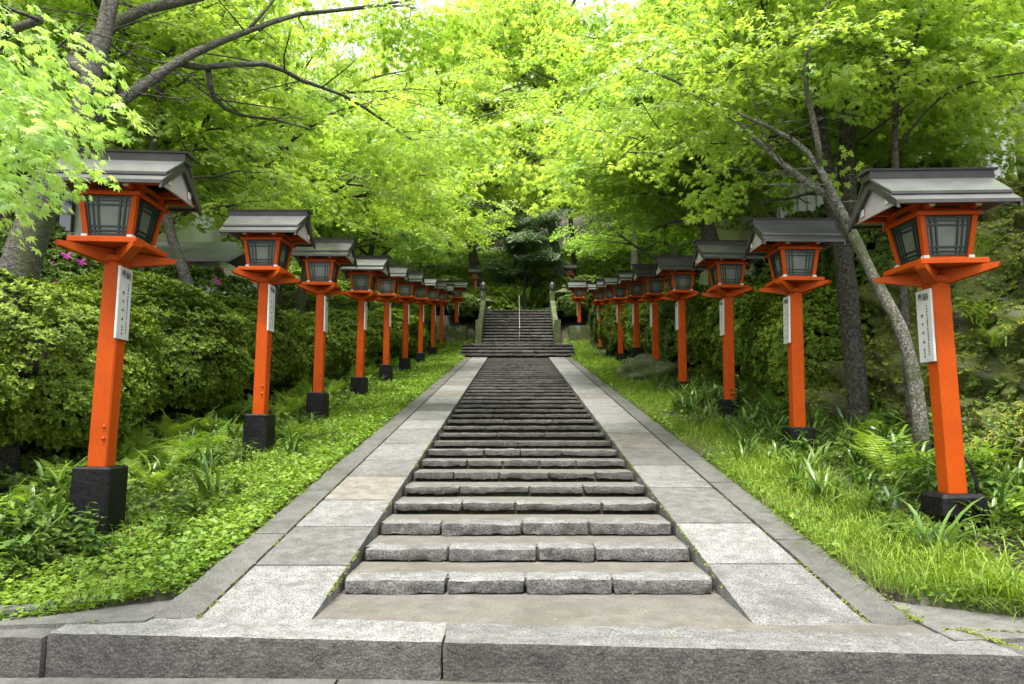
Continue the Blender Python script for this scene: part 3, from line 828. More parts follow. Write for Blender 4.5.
# --- big leaning maple on the left, hand placed limbs
T = Tree(3); Yb = 7.6
base = at(4, 345, Yb); base[2] = gz(base[0], Yb) - .1
c1 = at(22, 250, Yb); c2 = at(52, 175, Yb + .1); c3 = at(93, 78, Yb + .2)
T.limb([base, at(6, 320, Yb), c1, c2], .215, .165, wob=.02)
T.limb([c2, at(75, 125, Yb + .1), c3, at(112, 0, Yb + .4), at(128, -90, Yb + .8)], .115, .08, wob=.02)
T.limb([c2, at(30, 120, Yb - .1), at(-5, 60, Yb - .4), at(-60, -40, Yb - .8)], .15, .08)
T.limb([at(75, 125, Yb + .1), at(108, 108, Yb + .5), at(150, 80, Yb + 1), at(190, 53, Yb + 1.5), at(245, 33, Yb + 2.2), at(300, 14, Yb + 3)], .088, .035, wob=.025)
T.limb([at(178, 62, Yb + 1.4), at(200, 70, Yb + 1.8), at(268, 61, Yb + 2.4), at(300, 82, Yb + 2.9), at(342, 92, Yb + 3.5), at(390, 125, Yb + 4.4), at(412, 140, Yb + 4.8)], .05, .018, wob=.02)
T.limb([at(208, 70, Yb + 1.9), at(212, 100, Yb + 2.0), at(240, 116, Yb + 2.5), at(275, 119, Yb + 2.9), at(312, 130, Yb + 3.4)], .045, .012, wob=.02)
T.limb([at(73, 62, Yb + 1), at(100, 35, Yb + 1.2), at(140, 8, Yb + 1.6), at(200, -2, Yb + 2.2), at(260, -30, Yb + 3)], .10, .05)
T.limb([c3, at(73, 62, Yb + 1)], .08, .09)
T.limb([at(300, 14, Yb + 3), at(360, 8, Yb + 3.8), at(430, -4, Yb + 5)], .04, .012)
T.limb([at(245, 33, Yb + 2.2), at(280, -10, Yb + 2.6), at(330, -60, Yb + 3.2)], .03, .012)
# bough reaching towards the viewer, low leaves over the nearest lantern
bq = T.limb([at(45, 150, Yb - .2), at(20, 110, 6.2), at(-10, 70, 4.9), at(0, 30, 3.9), at(40, 20, 3.4)], .07, .02)
rr = random.Random(9)
for Q, rad, k in list(T.tubes):
    if rad[0] < .16:
        for i in range(2, len(Q)):
            if rr.random() < .85:
                a = rr.uniform(0, 2 * math.pi); T.grow(Q[i], (math.cos(a), math.sin(a), rr.uniform(-.05, .3)), rr.uniform(.6, 1.3), min(.016, rad[i] * .5), 0 if rr.random() < .5 else 1)
def keep(tips, fn): return [t for t in tips if fn(t[0])]
T.tips = keep(T.tips, lambda p: p[1] > 11.6 or (p[1] < 7.2 and p[0] < -4.5 and p[2] > 6))
T.tips = keep(T.tips, lambda p: not (p[1] < 9.5 and p[2] < 3.55))
cr = T.crown(SP5, 1.0, 2, 5, tsd=.15, tmid=.45)
# nearer pale sprays, larger in the picture, seven-lobed
rn = np.random.default_rng(12); pos = []; yaw = []
for px, py, Yd, k in [(-60, 40, 3.3, 8), (-20, 60, 3.4, 9), (10, 45, 3.7, 7), (-25, 100, 3.6, 9), (-60, 140, 3.7, 7), (15, 80, 4.1, 6), (-10, 120, 4.3, 6), (-40, 155, 4.3, 5), (45, 85, 4.9, 3), (30, 110, 5.0, 3), (-10, 10, 4.2, 6), (-60, 100, 3.8, 8)]:
    for _ in range(k):
        pos.append(at(px - 14 + rn.normal(0, 20), py - 6 + rn.normal(0, 13), Yd + rn.normal(0, .25))); yaw.append(-1.2 + rn.normal(0, .7))
pos = np.array(pos); yaw = np.array(yaw)
near = join(*[scatter(SPN[i], pos[i::3], frame_for(yaw[i::3], rn.uniform(-.55, .05, len(pos[i::3])), rn.normal(0, .25, len(pos[i::3]))), .62 * rn.uniform(.8, 1.2, len(pos[i::3])), .5 + rn.normal(0, .2, len(pos[i::3]))) for i in range(3)])
mt = finish(T, 'maple_tree', cr, base, 'big leaning maple behind the nearest left lantern, long boughs across the top left', 'tree', M['bark'], M['maple'])
build('low_bough_foliage', near[0] - base, near[1], M['maple_pale'], mt, tint=near[2])

# --- thin mossy tree leaning behind the nearest left lantern
T = Tree(4); Y_ = 11.5
b = at(196, 298, Y_); b[2] = gz(b[0], Y_)
T.limb([b, at(196, 298, Y_), at(178, 258, Y_), at(165, 215, Y_ + .1), at(150, 150, Y_ + .3), at(160, 80, Y_ + .8), at(190, 10, Y_ + 1.2)], .11, .05, wob=.02)
q = T.tubes[0][0]
for i in range(len(q) // 2, len(q)):
    a = T.r.uniform(0, 6.28); T.grow(q[i], (math.cos(a), math.sin(a), .25), 1.4, .03, 1)
T.limb([at(163, 125, Y_ + .4), at(158, 95, Y_ + .5), at(166, 85, Y_ + .6)], .03, .02)
finish(T, 'maple_tree', T.crown(SP5, 1.0, 2, 6, tmid=.5), b, 'thin mossy maple leaning behind the left hedge, between the two nearest left lanterns', 'tree', M['bark'], M['maple'])

# --- slanting grey maple on the right
T = Tree(5); Y_ = 8.2
b = at(919, 388, Y_); b[2] = gz(b[0], Y_) - .1
T.limb([b, at(917, 378, Y_), at(903, 330, Y_), at(882, 294, Y_ + .1), at(864, 256, Y_ + .2), at(850, 226, Y_ + .3), at(832, 199, Y_ + .4)], .088, .058, wob=.012)
T.limb([at(832, 199, Y_ + .4), at(799, 178, Y_ + .6), at(766, 149, Y_ + .8), at(720, 108, Y_ + 1.2), at(675, 79, Y_ + 1.6), at(630, 66, Y_ + 2)], .05, .015, wob=.012)
T.limb([at(850, 226, Y_ + .3), at(837, 205, Y_ + .3), at(819, 166, Y_ + .3), at(797, 140, Y_ + .4), at(735, 112, Y_ + .8)], .06, .02, wob=.012)
T.limb([at(819, 166, Y_ + .3), at(812, 120, Y_ + .2), at(800, 60, Y_), at(830, 0, Y_ - .2)], .04, .02)
T.limb([at(720, 108, Y_ + 1.2), at(728, 60, Y_ + 1.4), at(745, 20, Y_ + 1.5)], .016, .008)
T.limb([at(766, 149, Y_ + .8), at(755, 105, Y_ + .9), at(745, 70, Y_ + 1)], .016, .008)
T.limb([at(720, 112, Y_ + 1.2), at(680, 122, Y_ + 1.4), at(640, 140, Y_ + 1.7), at(615, 165, Y_ + 2)], .014, .006)
for Q, rad, k in list(T.tubes)[1:]:
    for i in range(2, len(Q)):
        if T.r.random() < .8:
            a = T.r.uniform(0, 6.28); T.grow(Q[i], (math.cos(a), math.sin(a), T.r.uniform(-.05, .35)), T.r.uniform(.6, 1.2), .012, 0 if T.r.random() < .5 else 1)
T.tips = keep(T.tips, lambda p: p[2] > 3.6 and (p[1] > 9.25 or p[2] > 5.6))
finish(T, 'maple_tree', T.crown(SP5, .9, 1, 7, tsd=.15, tmid=.5), b, 'slanting grey maple stem right of the second right lantern, forking towards the path', 'tree', M['bark_pale'], M['maple'])

# --- dark mossy trunk behind it
T = Tree(6); Y_ = 10.2
b = at(858, 390, Y_); b[2] = gz(b[0], Y_) - .2
T.limb([b, at(856, 378, Y_), at(848, 290, Y_), at(843, 240, Y_), at(828, 190, Y_), at(820, 137, Y_), at(812, 60, Y_ + .2), at(820, -40, Y_ + .4)], .15, .09, wob=.02)
T.limb([at(845, 245, Y_), at(848, 213, Y_ + .1), at(846, 140, Y_ + .2), at(852, 60, Y_ + .4), at(840, -30, Y_ + .6)], .15, .08, wob=.02)
T.limb([at(852, 60, Y_ + .4), at(836, 29, Y_), at(800, 12, Y_ - .3), at(760, 0, Y_ - .4)], .05, .02)
T.limb([at(852, 60, Y_ + .4), at(862, 48, Y_), at(820, 45, Y_), at(770, 50, Y_)], .035, .012)
for Q, rad, k in list(T.tubes):
    for i in range(len(Q) // 2, len(Q)):
        a = T.r.uniform(0, 6.28); T.grow(Q[i], (math.cos(a), math.sin(a), .2), 1.5, .03, 1)
T.tips = keep(T.tips, lambda p: p[2] > 5.8)
finish(T, 'maple_tree', T.crown(SP5, 1.0, 2, 8, tmid=.42), b, 'dark mossy double trunk with pale lichen spots behind the second right lantern', 'tree', M['bark_dark'], M['maple'])

# --- slim trunks on the rock above the nearest right lantern
T = Tree(8); Y_ = 9.2
b = at(897, 190, Y_); b[2] = gz(b[0], Y_)
T.limb([b, at(897, 185, Y_), at(895, 130, Y_), at(897, 90, Y_), at(888, 66, Y_), at(880, 20, Y_), at(860, -40, Y_)], .06, .03, wob=.008)
T.limb([at(897, 92, Y_), at(905, 68, Y_), at(914, 50, Y_), at(925, 0, Y_)], .04, .02, wob=.008)
T.limb([at(898, 150, Y_), at(925, 112, Y_ - .2), at(960, 85, Y_ - .4), at(1000, 75, Y_ - .7), at(1040, 70, Y_ - 1)], .022, .01)
for Q, rad, k in list(T.tubes):
    for i in range(3, len(Q)):
        if Q[i][2] > 5.6: 
            a = T.r.uniform(0, 6.28); T.grow(Q[i], (math.cos(a), math.sin(a), .2), 1.0, .012, T.r.choice([0, 1]))
finish(T, 'maple_tree', T.crown(SP5, .9, 1, 9, tmid=.6), b, 'slim dark forked maple standing on the rock above the nearest right lantern roof', 'tree', M['bark_dark'], M['maple'])
T = Tree(9); Y_ = 12.0
b = at(876, 200, Y_); b[2] = gz(b[0], Y_)
T.limb([b, at(876, 190, Y_), at(877, 150, Y_), at(879, 66, Y_), at(884, 0, Y_)], .075, .05, wob=.01)
q = T.tubes[0][0]
for i in range(len(q) // 2, len(q)):
    a = T.r.uniform(0, 6.28); T.grow(q[i], (math.cos(a), math.sin(a), .25), 1.4, .03, 1)
finish(T, 'maple_tree', T.crown(SP5, 1.0, 2, 10, tmid=.55), b, 'straight slim grey trunk just left of the slim forked maple on the rock', 'tree', M['bark_pale'], M['maple'])
# --- white lichened trunk
T = Tree(10); Y_ = 17.5
b = at(722, 300, Y_); b[2] = gz(b[0], Y_) - .2
T.limb([b, at(716, 262, Y_), at(709, 228, Y_), at(698, 180, Y_), at(690, 110, Y_ + .3), at(700, 40, Y_ + .6)], .24, .12, wob=.03)
T.limb([at(709, 228, Y_), at(690, 220, Y_), at(668, 222, Y_), at(650, 232, Y_)], .07, .03)
q = T.tubes[0][0]
for i in range(len(q) // 2, len(q)):
    for _ in range(2):
        a = T.r.uniform(0, 6.28); T.grow(q[i], (math.cos(a), math.sin(a), .2), 2.2, .05, 2)
finish(T, 'maple_tree', T.crown(SP5, 1.1, 2, 11, tmid=.45), b, 'maple with white lichened trunk behind the third right lantern', 'tree', M['bark_pale'], M['maple'])

# --- prototypes for the wood around the path
def proto_tree(seed, H, lean, sp, scale, per, lev=3, n_main=6, spread=.75, r0=.2, tmid=.5, first=.45):
    T = Tree(seed); r = T.r
    P = [np.zeros(3)]
    for i in range(1, 7):
        f = i / 6; P.append(np.array([lean * f + r.gauss(0, .12), r.gauss(0, .12), H * .62 * f]))
    P[0][2] = -.4
    Q = T.limb(P, r0, r0 * .45, wob=.05)
    for j in range(n_main):
        i = int(len(Q) * (first + (1 - first) * (j + .5) / n_main)); i = min(i, len(Q) - 1); a = j * 2.4 + r.uniform(-.4, .4)
        T.grow(Q[i], (math.cos(a), math.sin(a), r.uniform(.25, .8)), H * r.uniform(.24, .38), r0 * .42, lev - 1, spread, .10)
    T.grow(Q[-1], (.1, 0, 1), H * .28, r0 * .4, lev - 1, spread, .10)
    T.tips = [t for t in T.tips if t[0][2] > H * .42]
    return T, T.crown(sp, scale, per, seed, tmid=tmid)

def make_proto(name, seed, H, lean, sp, scale, per, leaf, bark, **kw):
    T, c = proto_tree(seed, H, lean, sp, scale, per, **kw)
    return finish(T, name, c, np.zeros(3), '', 'tree', bark, leaf)
PR = [make_proto('maple_tree', 101, 11.5, 1.2, SP3, 1.35, 1.3, M['maple'], M['bark']),
      make_proto('maple_tree', 102, 12.5, 1.4, SP3, 1.35, 1.3, M['maple'], M['bark_dark']),
      make_proto('maple_tree', 103, 11, .9, SP3, 1.35, 1.3, M['maple_deep'], M['bark'], tmid=.6),
      make_proto('evergreen_tree', 104, 11, .4, SPB, 1.3, 5, M['broad'], M['bark_dark'], spread=.8)]
used = set()
def place(k, x, y, rz, sc, label, group, dz=0):
    o = PR[k] if k not in used else copy_tree(PR[k])
    used.add(k)
    o.location = (x, y, gz(x, y) + dz); o.rotation_euler = (0, 0, R(rz)); o.scale = (sc, sc, sc)
    tag(o, label, 'tree', group)
    return o
gL, gR, gB = 'maples behind the left lantern row', 'maples behind the right lantern row', 'trees beyond the far stairs'
place(0, -8.8, 14.5, 0, .95, 'maple behind the left hedge level with the fourth left lantern', gL)
place(1, -8.2, 20.0, 10, .9, 'maple behind the left hedge level with the fifth left lantern', gL)
place(2, -8.4, 26.0, 20, 1.0, 'maple behind the left hedge level with the seventh left lantern', gL)
place(1, -7.2, 31.5, -20, .85, 'maple leaning over the ninth left lantern', gL)
place(0, -11.5, 10.5, 60, 1.0, 'maple standing in front of the white house on the left', gL)
place(2, -12.5, 17.5, 120, 1.1, 'maple on the left slope beside the grey house roof', gL)
place(1, -13, 24, 200, 1.2, 'tall maple high on the left slope behind the house', gL)
place(0, -11, 31, 70, 1.2, 'maple on the left slope above the end of the left lantern row', gL)
place(2, 7.4, 14.2, 170, .9, 'maple above the fourth right lantern', gR)
place(0, 8.2, 20.5, 180, .95, 'maple above the fifth right lantern', gR)
place(1, 7.8, 26.5, 190, .9, 'maple behind the seventh right lantern, leaning to the path', gR)
place(2, 7.4, 32.0, 140, .9, 'maple behind the ninth right lantern', gR)
place(0, 11.5, 17.5, 100, 1.0, 'maple high on the right bank before the grey building', gR)
place(1, 12.5, 25.5, 220, 1.0, 'tall maple on the right slope beside the grey building', gR)
place(2, 10.5, 32, 260, 1.2, 'maple on the right slope behind the row of lanterns', gR)
place(3, .4, 39.5, 0, .55, 'dark broadleaf evergreen at the head of the far stairs behind the handrail', gB)
n = 0
for (x, y, k, s) in [(-6.4, 40, 1, 1.3), (7, 41, 0, 1.3), (-2.4, 50, 1, 1.9), (3.4, 52, 0, 2.0), (.2, 59, 1, 2.3), (-9, 44, 1, 1.1), (10, 43, 2, 1.1), (-2.5, 52, 0, 1.15), (4.5, 54, 1, 1.2), (-8, 56, 3, 1.1), (11, 55, 0, 1.2), (-16, 42, 0, 1.2), (17, 40, 1, 1.2), (0, 64, 2, 1.3), (-7, 68, 1, 1.3), (8, 67, 0, 1.4),
                     (-19, 30, 3, 1.2), (20, 30, 2, 1.2), (-20, 18, 1, 1.3), (18, 20, 0, 1.2), (-17, 54, 2, 1.3), (19, 54, 3, 1.3), (-26, 40, 0, 1.4), (27, 42, 1, 1.4), (0, 80, 0, 1.5), (-14, 80, 3, 1.5), (14, 80, 2, 1.5), (-27, 62, 1, 1.5), (28, 62, 0, 1.5)]:
    kind = ['maple', 'maple', 'deep green maple', 'dark evergreen'][k]
    where = ('%s up the wooded hill beyond the far stairs, %s' % (kind, ['straight above the stairs', 'left of the stairs', 'right of the stairs', 'far out to the left', 'far out to the right'][0 if abs(x) < 3 else 1 if -12 < x < 0 else 2 if 0 < x < 12 else 3 if x < 0 else 4]))
    place(k, x, y, (n * 77) % 360, s, where, gB + ', ' + where.split(', ')[1] + ', ' + kind); n += 1

# ------------------------------------------------------------------ azalea hedge mounds
ROS = []
for i in range(3):
    r = np.random.default_rng(200 + i); k = 9
    yaw = np.arange(k) * 2.4 + r.normal(0, .3, k); up = r.uniform(-.1, .9, k)
    ROS.append(scatter(OVAL, np.zeros((k, 3)), rotz(yaw) @ rotx(up), r.uniform(.6, 1.1, k), r.uniform(-.2, .2, k)))
def normal_frame(Nn, r):
    z = Nn / np.linalg.norm(Nn, axis=1)[:, None]; t = r.normal(0, 1, z.shape); x = np.cross(t, z); x /= np.linalg.norm(x, axis=1)[:, None]; y = np.cross(z, x)
    return np.stack([x, y, z], -1)
def shrub(name, c, rad, h, label, cat, group, n, ls, leaf, seed, lobes=9, flowers=0, cut=.02, flo='flower'):
    """c ground centre, rad (rx,ry), h height; foliage over a lumpy dome with hollows, stems inside"""
    r = np.random.default_rng(seed); t = tag(empty(name, c), label, cat, group)
    a = r.uniform(0, 2 * np.pi, n * 2); u = r.uniform(-.72, 1, n * 2)
    D = np.stack([np.sqrt(1 - u * u) * np.cos(a), np.sqrt(1 - u * u) * np.sin(a), u], -1)
    lump = fbm(D * 1.0, 2.2, seed, 3) * .2 + vnoise(D, 6, seed + 3) * .09
    hole = vnoise(D, 5.0, seed + 8)
    kk = r.random(n * 2) < np.clip(.78 + hole * .7, .12, 1); D, lump = D[kk][:n], lump[kk][:n]
    shell = 1 + lump - np.abs(r.normal(0, .055, len(D)))
    P = D * shell[:, None] * np.array([rad[0], rad[1], h * .55]) + np.array([0, 0, h * .45])
    P = P[P[:, 2] > .06]
    Nn = P / np.array([rad[0] ** 2, rad[1] ** 2, (h * .55) ** 2]) ; Nn[:, 2] = (P[:, 2] - h * .45) / (h * .55) ** 2
    Nn = Nn / np.linalg.norm(Nn, axis=1)[:, None] + np.array([0, 0, .55]) + r.normal(0, .3, P.shape)
    Rm = normal_frame(Nn, r); parts = []
    ti = .35 + .35 * fbm(P, 1.3, seed + 2, 3) + r.normal(0, .13, len(P))
    for i in range(3): parts.append(scatter(ROS[i], P[i::3], Rm[i::3], ls * r.uniform(.7, 1.25, len(P[i::3])), ti[i::3]))
    V, F, tt = join(*parts)
    build('foliage', V, F, leaf, t, tint=tt)
    # woody stems and dark inner twigs
    mb = MB(); rs = random.Random(seed)
    for i in range(int(14 + 6 * rad[0])):
        a = rs.uniform(0, 6.28); e = rs.uniform(.3, .85)
        mb.tube([(rs.uniform(-.2, .2), rs.uniform(-.2, .2), -.1), (math.cos(a) * rad[0] * e * .4, math.sin(a) * rad[1] * e * .4, h * .3), (math.cos(a) * rad[0] * e * .85, math.sin(a) * rad[1] * e * .85, h * rs.uniform(.45, .75))], [.03, .02, .008], 5)
    mb.lathe([(.05 * rad[0], -.1), (.55 * rad[0], .18 * h), (.72 * rad[0], .42 * h), (.6 * rad[0], .62 * h), (.25 * rad[0], .74 * h)], 14)
    V = np.concatenate(mb.v); k = len(mb.v[-1]); V[-k:, 1] *= rad[1] / rad[0]
    build('stems', V, mb.f, M['twig'], t, smooth=True)
    if flowers:
        sel = r.integers(0, len(P), flowers)
        fl = scatter(ROS[0], P[sel] * 1.02 + [0, 0, .02], Rm[sel], ls * 1.4, r.uniform(.2, .9, flowers))
        build('blossom', fl[0], fl[1], M[flo], t, tint=fl[2])
    return t
def hedge(x, y, rx, ry, h, label, n, seed, leaf='azalea', ls=.075, **kw):
    n = int(n * 2.1); ls *= .68
    return shrub('azalea_shrub', (x, y, gz(x, y)), (rx, ry), h, label, 'shrub', kw.pop('group', 'clipped azalea mounds behind the left row'), n, ls, M[leaf], seed, **kw)
hedge(-6.3, 5.9, 1.75, 1.35, 1.95, 'clipped azalea mound at the left picture edge, nearest of the hedge', 9000, 301)
hedge(-6.35, 8.2, 1.95, 1.6, 2.25, 'broad clipped azalea mound behind the nearest left lantern', 11000, 302)
hedge(-6.1, 11.0, 1.9, 1.7, 2.25, 'broad clipped azalea mound behind the second left lantern', 10000, 303)
hedge(-6.0, 14.0, 1.7, 1.5, 2.0, 'rounded azalea mound behind the third left lantern', 7000, 304, ls=.085)
hedge(-5.6, 17.0, 1.5, 1.5, 1.7, 'rounded azalea mound behind the fourth left lantern', 5000, 305, ls=.09)
hedge(-5.5, 20.2, 1.5, 1.5, 1.75, 'rounded azalea mound behind the fifth left lantern', 4500, 306, ls=.095)
hedge(-5.2, 23.6, 1.4, 1.5, 1.8, 'rounded azalea mound behind the sixth left lantern', 4000, 307, ls=.10)
hedge(-5.0, 27.2, 1.4, 1.6, 1.9, 'rounded azalea mound behind the seventh left lantern', 3500, 308, ls=.11)
hedge(-4.9, 30.8, 1.4, 1.6, 2.0, 'rounded azalea mound behind the eighth left lantern', 3500, 309, ls=.11)
gF = 'flowering azaleas behind the hedge'
hedge(-9.0, 11.5, 2.2, 1.6, 3.1, 'loose azalea with magenta flowers behind the hedge, left of the nearest left lantern', 7000, 311, 'azalea_dark', .11, flowers=320, group=gF)
hedge(-7.4, 15.5, 1.6, 1.3, 2.7, 'azalea with few pink flowers behind the hedge between first and second left lanterns', 4500, 312, 'azalea_dark', .11, flowers=50, group=gF)
hedge(-9.6, 15.2, 1.8, 1.4, 2.6, 'dark azalea bush on the slope below the grey house roof', 4000, 313, 'azalea_dark', .12, flowers=30, group=gF)
# shrubs behind the right row
gS = 'dark shrubs behind the right row'
hedge(5.3, 12.6, 1.2, 1.5, 2.0, 'twiggy shrub behind the third right lantern', 4500, 321, 'azalea', .10, group=gS)
hedge(5.5, 16.0, 1.3, 1.5, 2.2, 'dense leafy shrub behind the fourth right lantern', 4500, 322, 'azalea', .11, group=gS)
hedge(5.2, 20.0, 1.3, 1.6, 2.4, 'dark leafy shrub behind the fifth right lantern', 4000, 323, 'azalea_dark', .11, group=gS)
hedge(5.0, 24.0, 1.3, 1.6, 2.3, 'leafy shrub behind the sixth right lantern', 3500, 324, 'azalea', .11, group=gS)
hedge(4.7, 28.0, 1.3, 1.6, 2.4, 'leafy azalea with pink flowers behind the eighth right lantern', 3500, 325, 'azalea', .11, flowers=40, group=gS)
hedge(4.6, 32.0, 1.2, 1.6, 2.4, 'dark shrub behind the ninth right lantern', 3000, 326, 'azalea_dark', .12, group=gS)
hedge(7.4, 12.6, 1.6, 1.4, 2.8, 'large dark shrub up the bank right of the dark double trunk', 4000, 327, 'azalea_dark', .12, group=gS)
hedge(7.6, 16.6, 1.8, 1.5, 2.8, 'large dark shrub up the bank before the grey building', 4000, 328, 'azalea_dark', .12, group=gS)
for s in (-1, 1):
    hedge(XC + s * 2.75, 35.6, .8, 1.3, 1.3, 'dark shrub beside the %s balustrade of the far stairs' % ('left' if s < 0 else 'right'), 2500, 330 + s, 'azalea_dark', .12, group='shrubs beside the far stairs')
    hedge(XC + s * 3.9, 37.5, 1.3, 1.5, 2.0, 'shrub behind the short %s lantern on its pedestal' % ('left' if s < 0 else 'right'), 2500, 335 + s, 'azalea_dark', .12, group='shrubs behind the pedestals')
hedge(-1.6, 39.5, 1.3, 1.0, 1.5, 'bright green bush at the head of the far stairs, left of the handrail', 2000, 341, 'azalea', .14, group='bushes at the head of the far stairs')
hedge(2.4, 40, 1.6, 1.0, 1.8, 'bright green bush at the head of the far stairs, right of the handrail', 2000, 342, 'azalea', .14, group='bushes at the head of the far stairs')
# ------------------------------------------------------------------ mossy rock face on the right
def rock_face():
    U = np.linspace(3.6, 15.5, 220); Vv = np.linspace(0, 1, 110)
    A, B = np.meshgrid(U, Vv)
    x = XC + 4.95 + .25 * np.sin(A * .9) + 1.0 * smooth01(11, 15.5, A) + B * 1.9 + .6 * B ** 3
    h = (3.5 + .5 * np.sin(A * .7)) * (1 - .35 * smooth01(10.5, 15.5, A))
    g = ground_z(x, A); g0 = ground_z(np.full_like(A, XC + 5.0), A)
    z = g0 - .2 + B * h
    P = np.stack([x, A, z], -1).reshape(-1, 3)
    q = fbm(P * [1, 1, 1.3], .9, 61, 4) * .55 + np.abs(fbm(P, 2.2, 62, 3)) * .75 + fbm(P, 6, 63, 3) * .12
    P[:, 0] -= q; P[:, 2] += q * .3
    n = len(U); i = np.arange(len(P)).reshape(len(Vv), n)
    Q = np.stack([i[:-1, :-1], i[:-1, 1:], i[1:, 1:], i[1:, :-1]], -1).reshape(-1, 4)
    return P, Q[:, ::-1].copy()
RP, RQ = rock_face()
rk = structure(build('rock_face', RP, RQ, M['rock'], smooth=True))
# moss and small leaves clinging to it
r = np.random.default_rng(70)
e1 = RP[RQ[:, 1]] - RP[RQ[:, 0]]; e2 = RP[RQ[:, 3]] - RP[RQ[:, 0]]; nn = np.cross(e1, e2); nn /= np.linalg.norm(nn, axis=1)[:, None] + 1e-9
nn *= np.where(nn[:, 0] > 0, -1, 1)[:, None]
cen = RP[RQ].mean(1)
mk = fbm(cen, 1.6, 65, 4) + .25 * nn[:, 2]
idx = np.where(mk > -.08)[0]; idx = r.choice(idx, 26000)
pos = cen[idx] + r.normal(0, .03, (len(idx), 3)); Nn = nn[idx] + r.normal(0, .45, (len(idx), 3)) + [0, 0, .4]
ms = scatter(ROS[0], pos, normal_frame(Nn, r), r.uniform(.02, .05, len(idx)), .4 + .4 * fbm(pos, 2.5, 66, 3) + r.normal(0, .15, len(idx)))
tag(build('moss', ms[0], ms[1], M['moss'], tint=ms[2]), 'bright moss cushions over the rock face on the right', 'moss', kind='stuff')
idx = r.choice(np.where(fbm(cen, .8, 68, 3) > .12)[0], 1000)
pos = cen[idx] + nn[idx] * .04
lv = scatter(ROS[1], pos, normal_frame(nn[idx] + r.normal(0, .4, (len(idx), 3)), r), r.uniform(.05, .12, len(idx)), r.uniform(.1, .9, len(idx)))
tag(build('rock_creeper', lv[0], lv[1], M['azalea_dark'], tint=lv[2]), 'small creeping leaves over the mossy rock face', 'creeper', kind='stuff')

# low mossy boulder beside the fifth right lantern
def boulder(x, y, rx, ry, h, label, seed):
    a = np.linspace(0, 2 * np.pi, 48, endpoint=False); b = np.linspace(-.2, np.pi / 2, 20)
    A, B = np.meshgrid(a, b); D = np.stack([np.cos(B) * np.cos(A), np.cos(B) * np.sin(A), np.sin(B)], -1).reshape(-1, 3)
    k = 1 + fbm(D, 1.8, seed, 4) * .35; P = D * k[:, None] * [rx, ry, h]; n = 48; i = np.arange(len(P)).reshape(20, n)
    F = [[i[j, q], i[j, (q + 1) % n], i[j + 1, (q + 1) % n], i[j + 1, q]] for j in range(19) for q in range(n)]
    o = build('mossy_boulder', P, F, M['mossy_stone'], smooth=True); o.location = (x, y, gz(x, y) - .05); tag(o, label, 'boulder')
boulder(3.75, 19.6, 1.0, 1.5, .62, 'low mossy boulder behind the fifth right lantern', 81)

# ------------------------------------------------------------------ strap leaf clumps, ferns, leafy herbs
def blade_strip(L, w, lean, curl, k=6):
    """arching blade towards +y; returns quads"""
    t = np.linspace(0, 1, k); y = lean * L * t + curl * L * t ** 2.2 * .6; z = L * (t - curl * .75 * t ** 2.4)
    ww = w * np.clip(1.15 * np.sin(np.pi * (t * .88 + .12)) ** .6, .02, 1); ww[-1] = w * .03
    V = np.concatenate([np.stack([-ww, y, z + ww * .3], -1), np.stack([0 * ww, y, z], -1), np.stack([ww, y, z + ww * .3], -1)])
    F = []
    for i in range(k - 1): F += [[i, k + i, k + i + 1, i + 1], [k + i, 2 * k + i, 2 * k + i + 1, k + i + 1]]
    return V, np.array(F), np.zeros(len(F))
def strap_mesh(seed, n, L, w):
    r = np.random.default_rng(seed); out = []
    for i in range(n):
        T = blade_strip(L * r.uniform(.55, 1.1), w * r.uniform(.7, 1.2), r.uniform(.1, .5), r.uniform(.3, .95))
        out.append(scatter(T, np.array([[r.normal(0, .05), r.normal(0, .05), 0]]), rotz(np.array([r.uniform(0, 6.28)])), 1, r.uniform(0, 1)))
    return join(*out)
STRAP = []
for i in range(3):
    V, F, t = strap_mesh(400 + i, 17, .55, .017); STRAP.append((V, F, t))
def pinna(L, w):
    t = np.linspace(0, 1, 5); ww = w * np.array([.8, 1, .85, .5, .05])
    V = np.concatenate([np.stack([t * L, ww, -.12 * L * t ** 2], -1), np.stack([t * L, -ww, -.12 * L * t ** 2], -1)])
    return V, np.array([[i, i + 5, i + 6, i + 1] for i in range(4)]), np.zeros(4)
def frond(L, seed, curl=.5):
    r = np.random.default_rng(seed); out = []; k = 24
    for i in range(k):
        t = (i + .5) / k; wl = L * .21 * math.sin(min(1, t * 1.25 + .12) * math.pi * .98) ** .75 if t < .98 else .01
        y = L * .80 * t ** .95; z = L * (.75 * t - curl * t ** 2.1 * 1.0)
        pit = .75 - 2.1 * curl * t ** 1.1
        for s in (-1, 1):
            V, F, q = pinna(max(wl, .012), L * .0105)
            V = V.copy(); V[:, 0] *= s
            if s < 0: F = F[:, ::-1]
            out.append(scatter((V, F, q), np.array([[0, y, z]]), rotx(np.array([pit])) @ rotz(np.array([s * .32 + r.normal(0, .06)])), 1, r.uniform(-.08, .08)))
    # rachis
    t = np.linspace(0, 1, 9); V = np.concatenate([np.stack([np.full(9, q), L * .8 * t ** .95, L * (.75 * t - curl * t ** 2.1) - .002], -1) for q in (-.004, .004)])
    out.append((V, np.array([[i, i + 9, i + 10, i + 1] for i in range(8)]), np.zeros(8)))
    return join(*out)
FR = [frond(.75, 500, .55), frond(.85, 501, .70), frond(.65, 502, .4)]
FERN = []
for i in range(3):
    r = np.random.default_rng(520 + i); k = 9; out = []
    for j in range(k):
        out.append(scatter(FR[r.integers(3)], np.array([[0, 0, 0]]), rotz(np.array([j * 6.28 / k + r.normal(0, .25)])) @ rotx(np.array([r.uniform(.1, .65)])), r.uniform(.7, 1.1), .5 + r.normal(0, .2)))
    FERN.append(join(*out))
HERB = []
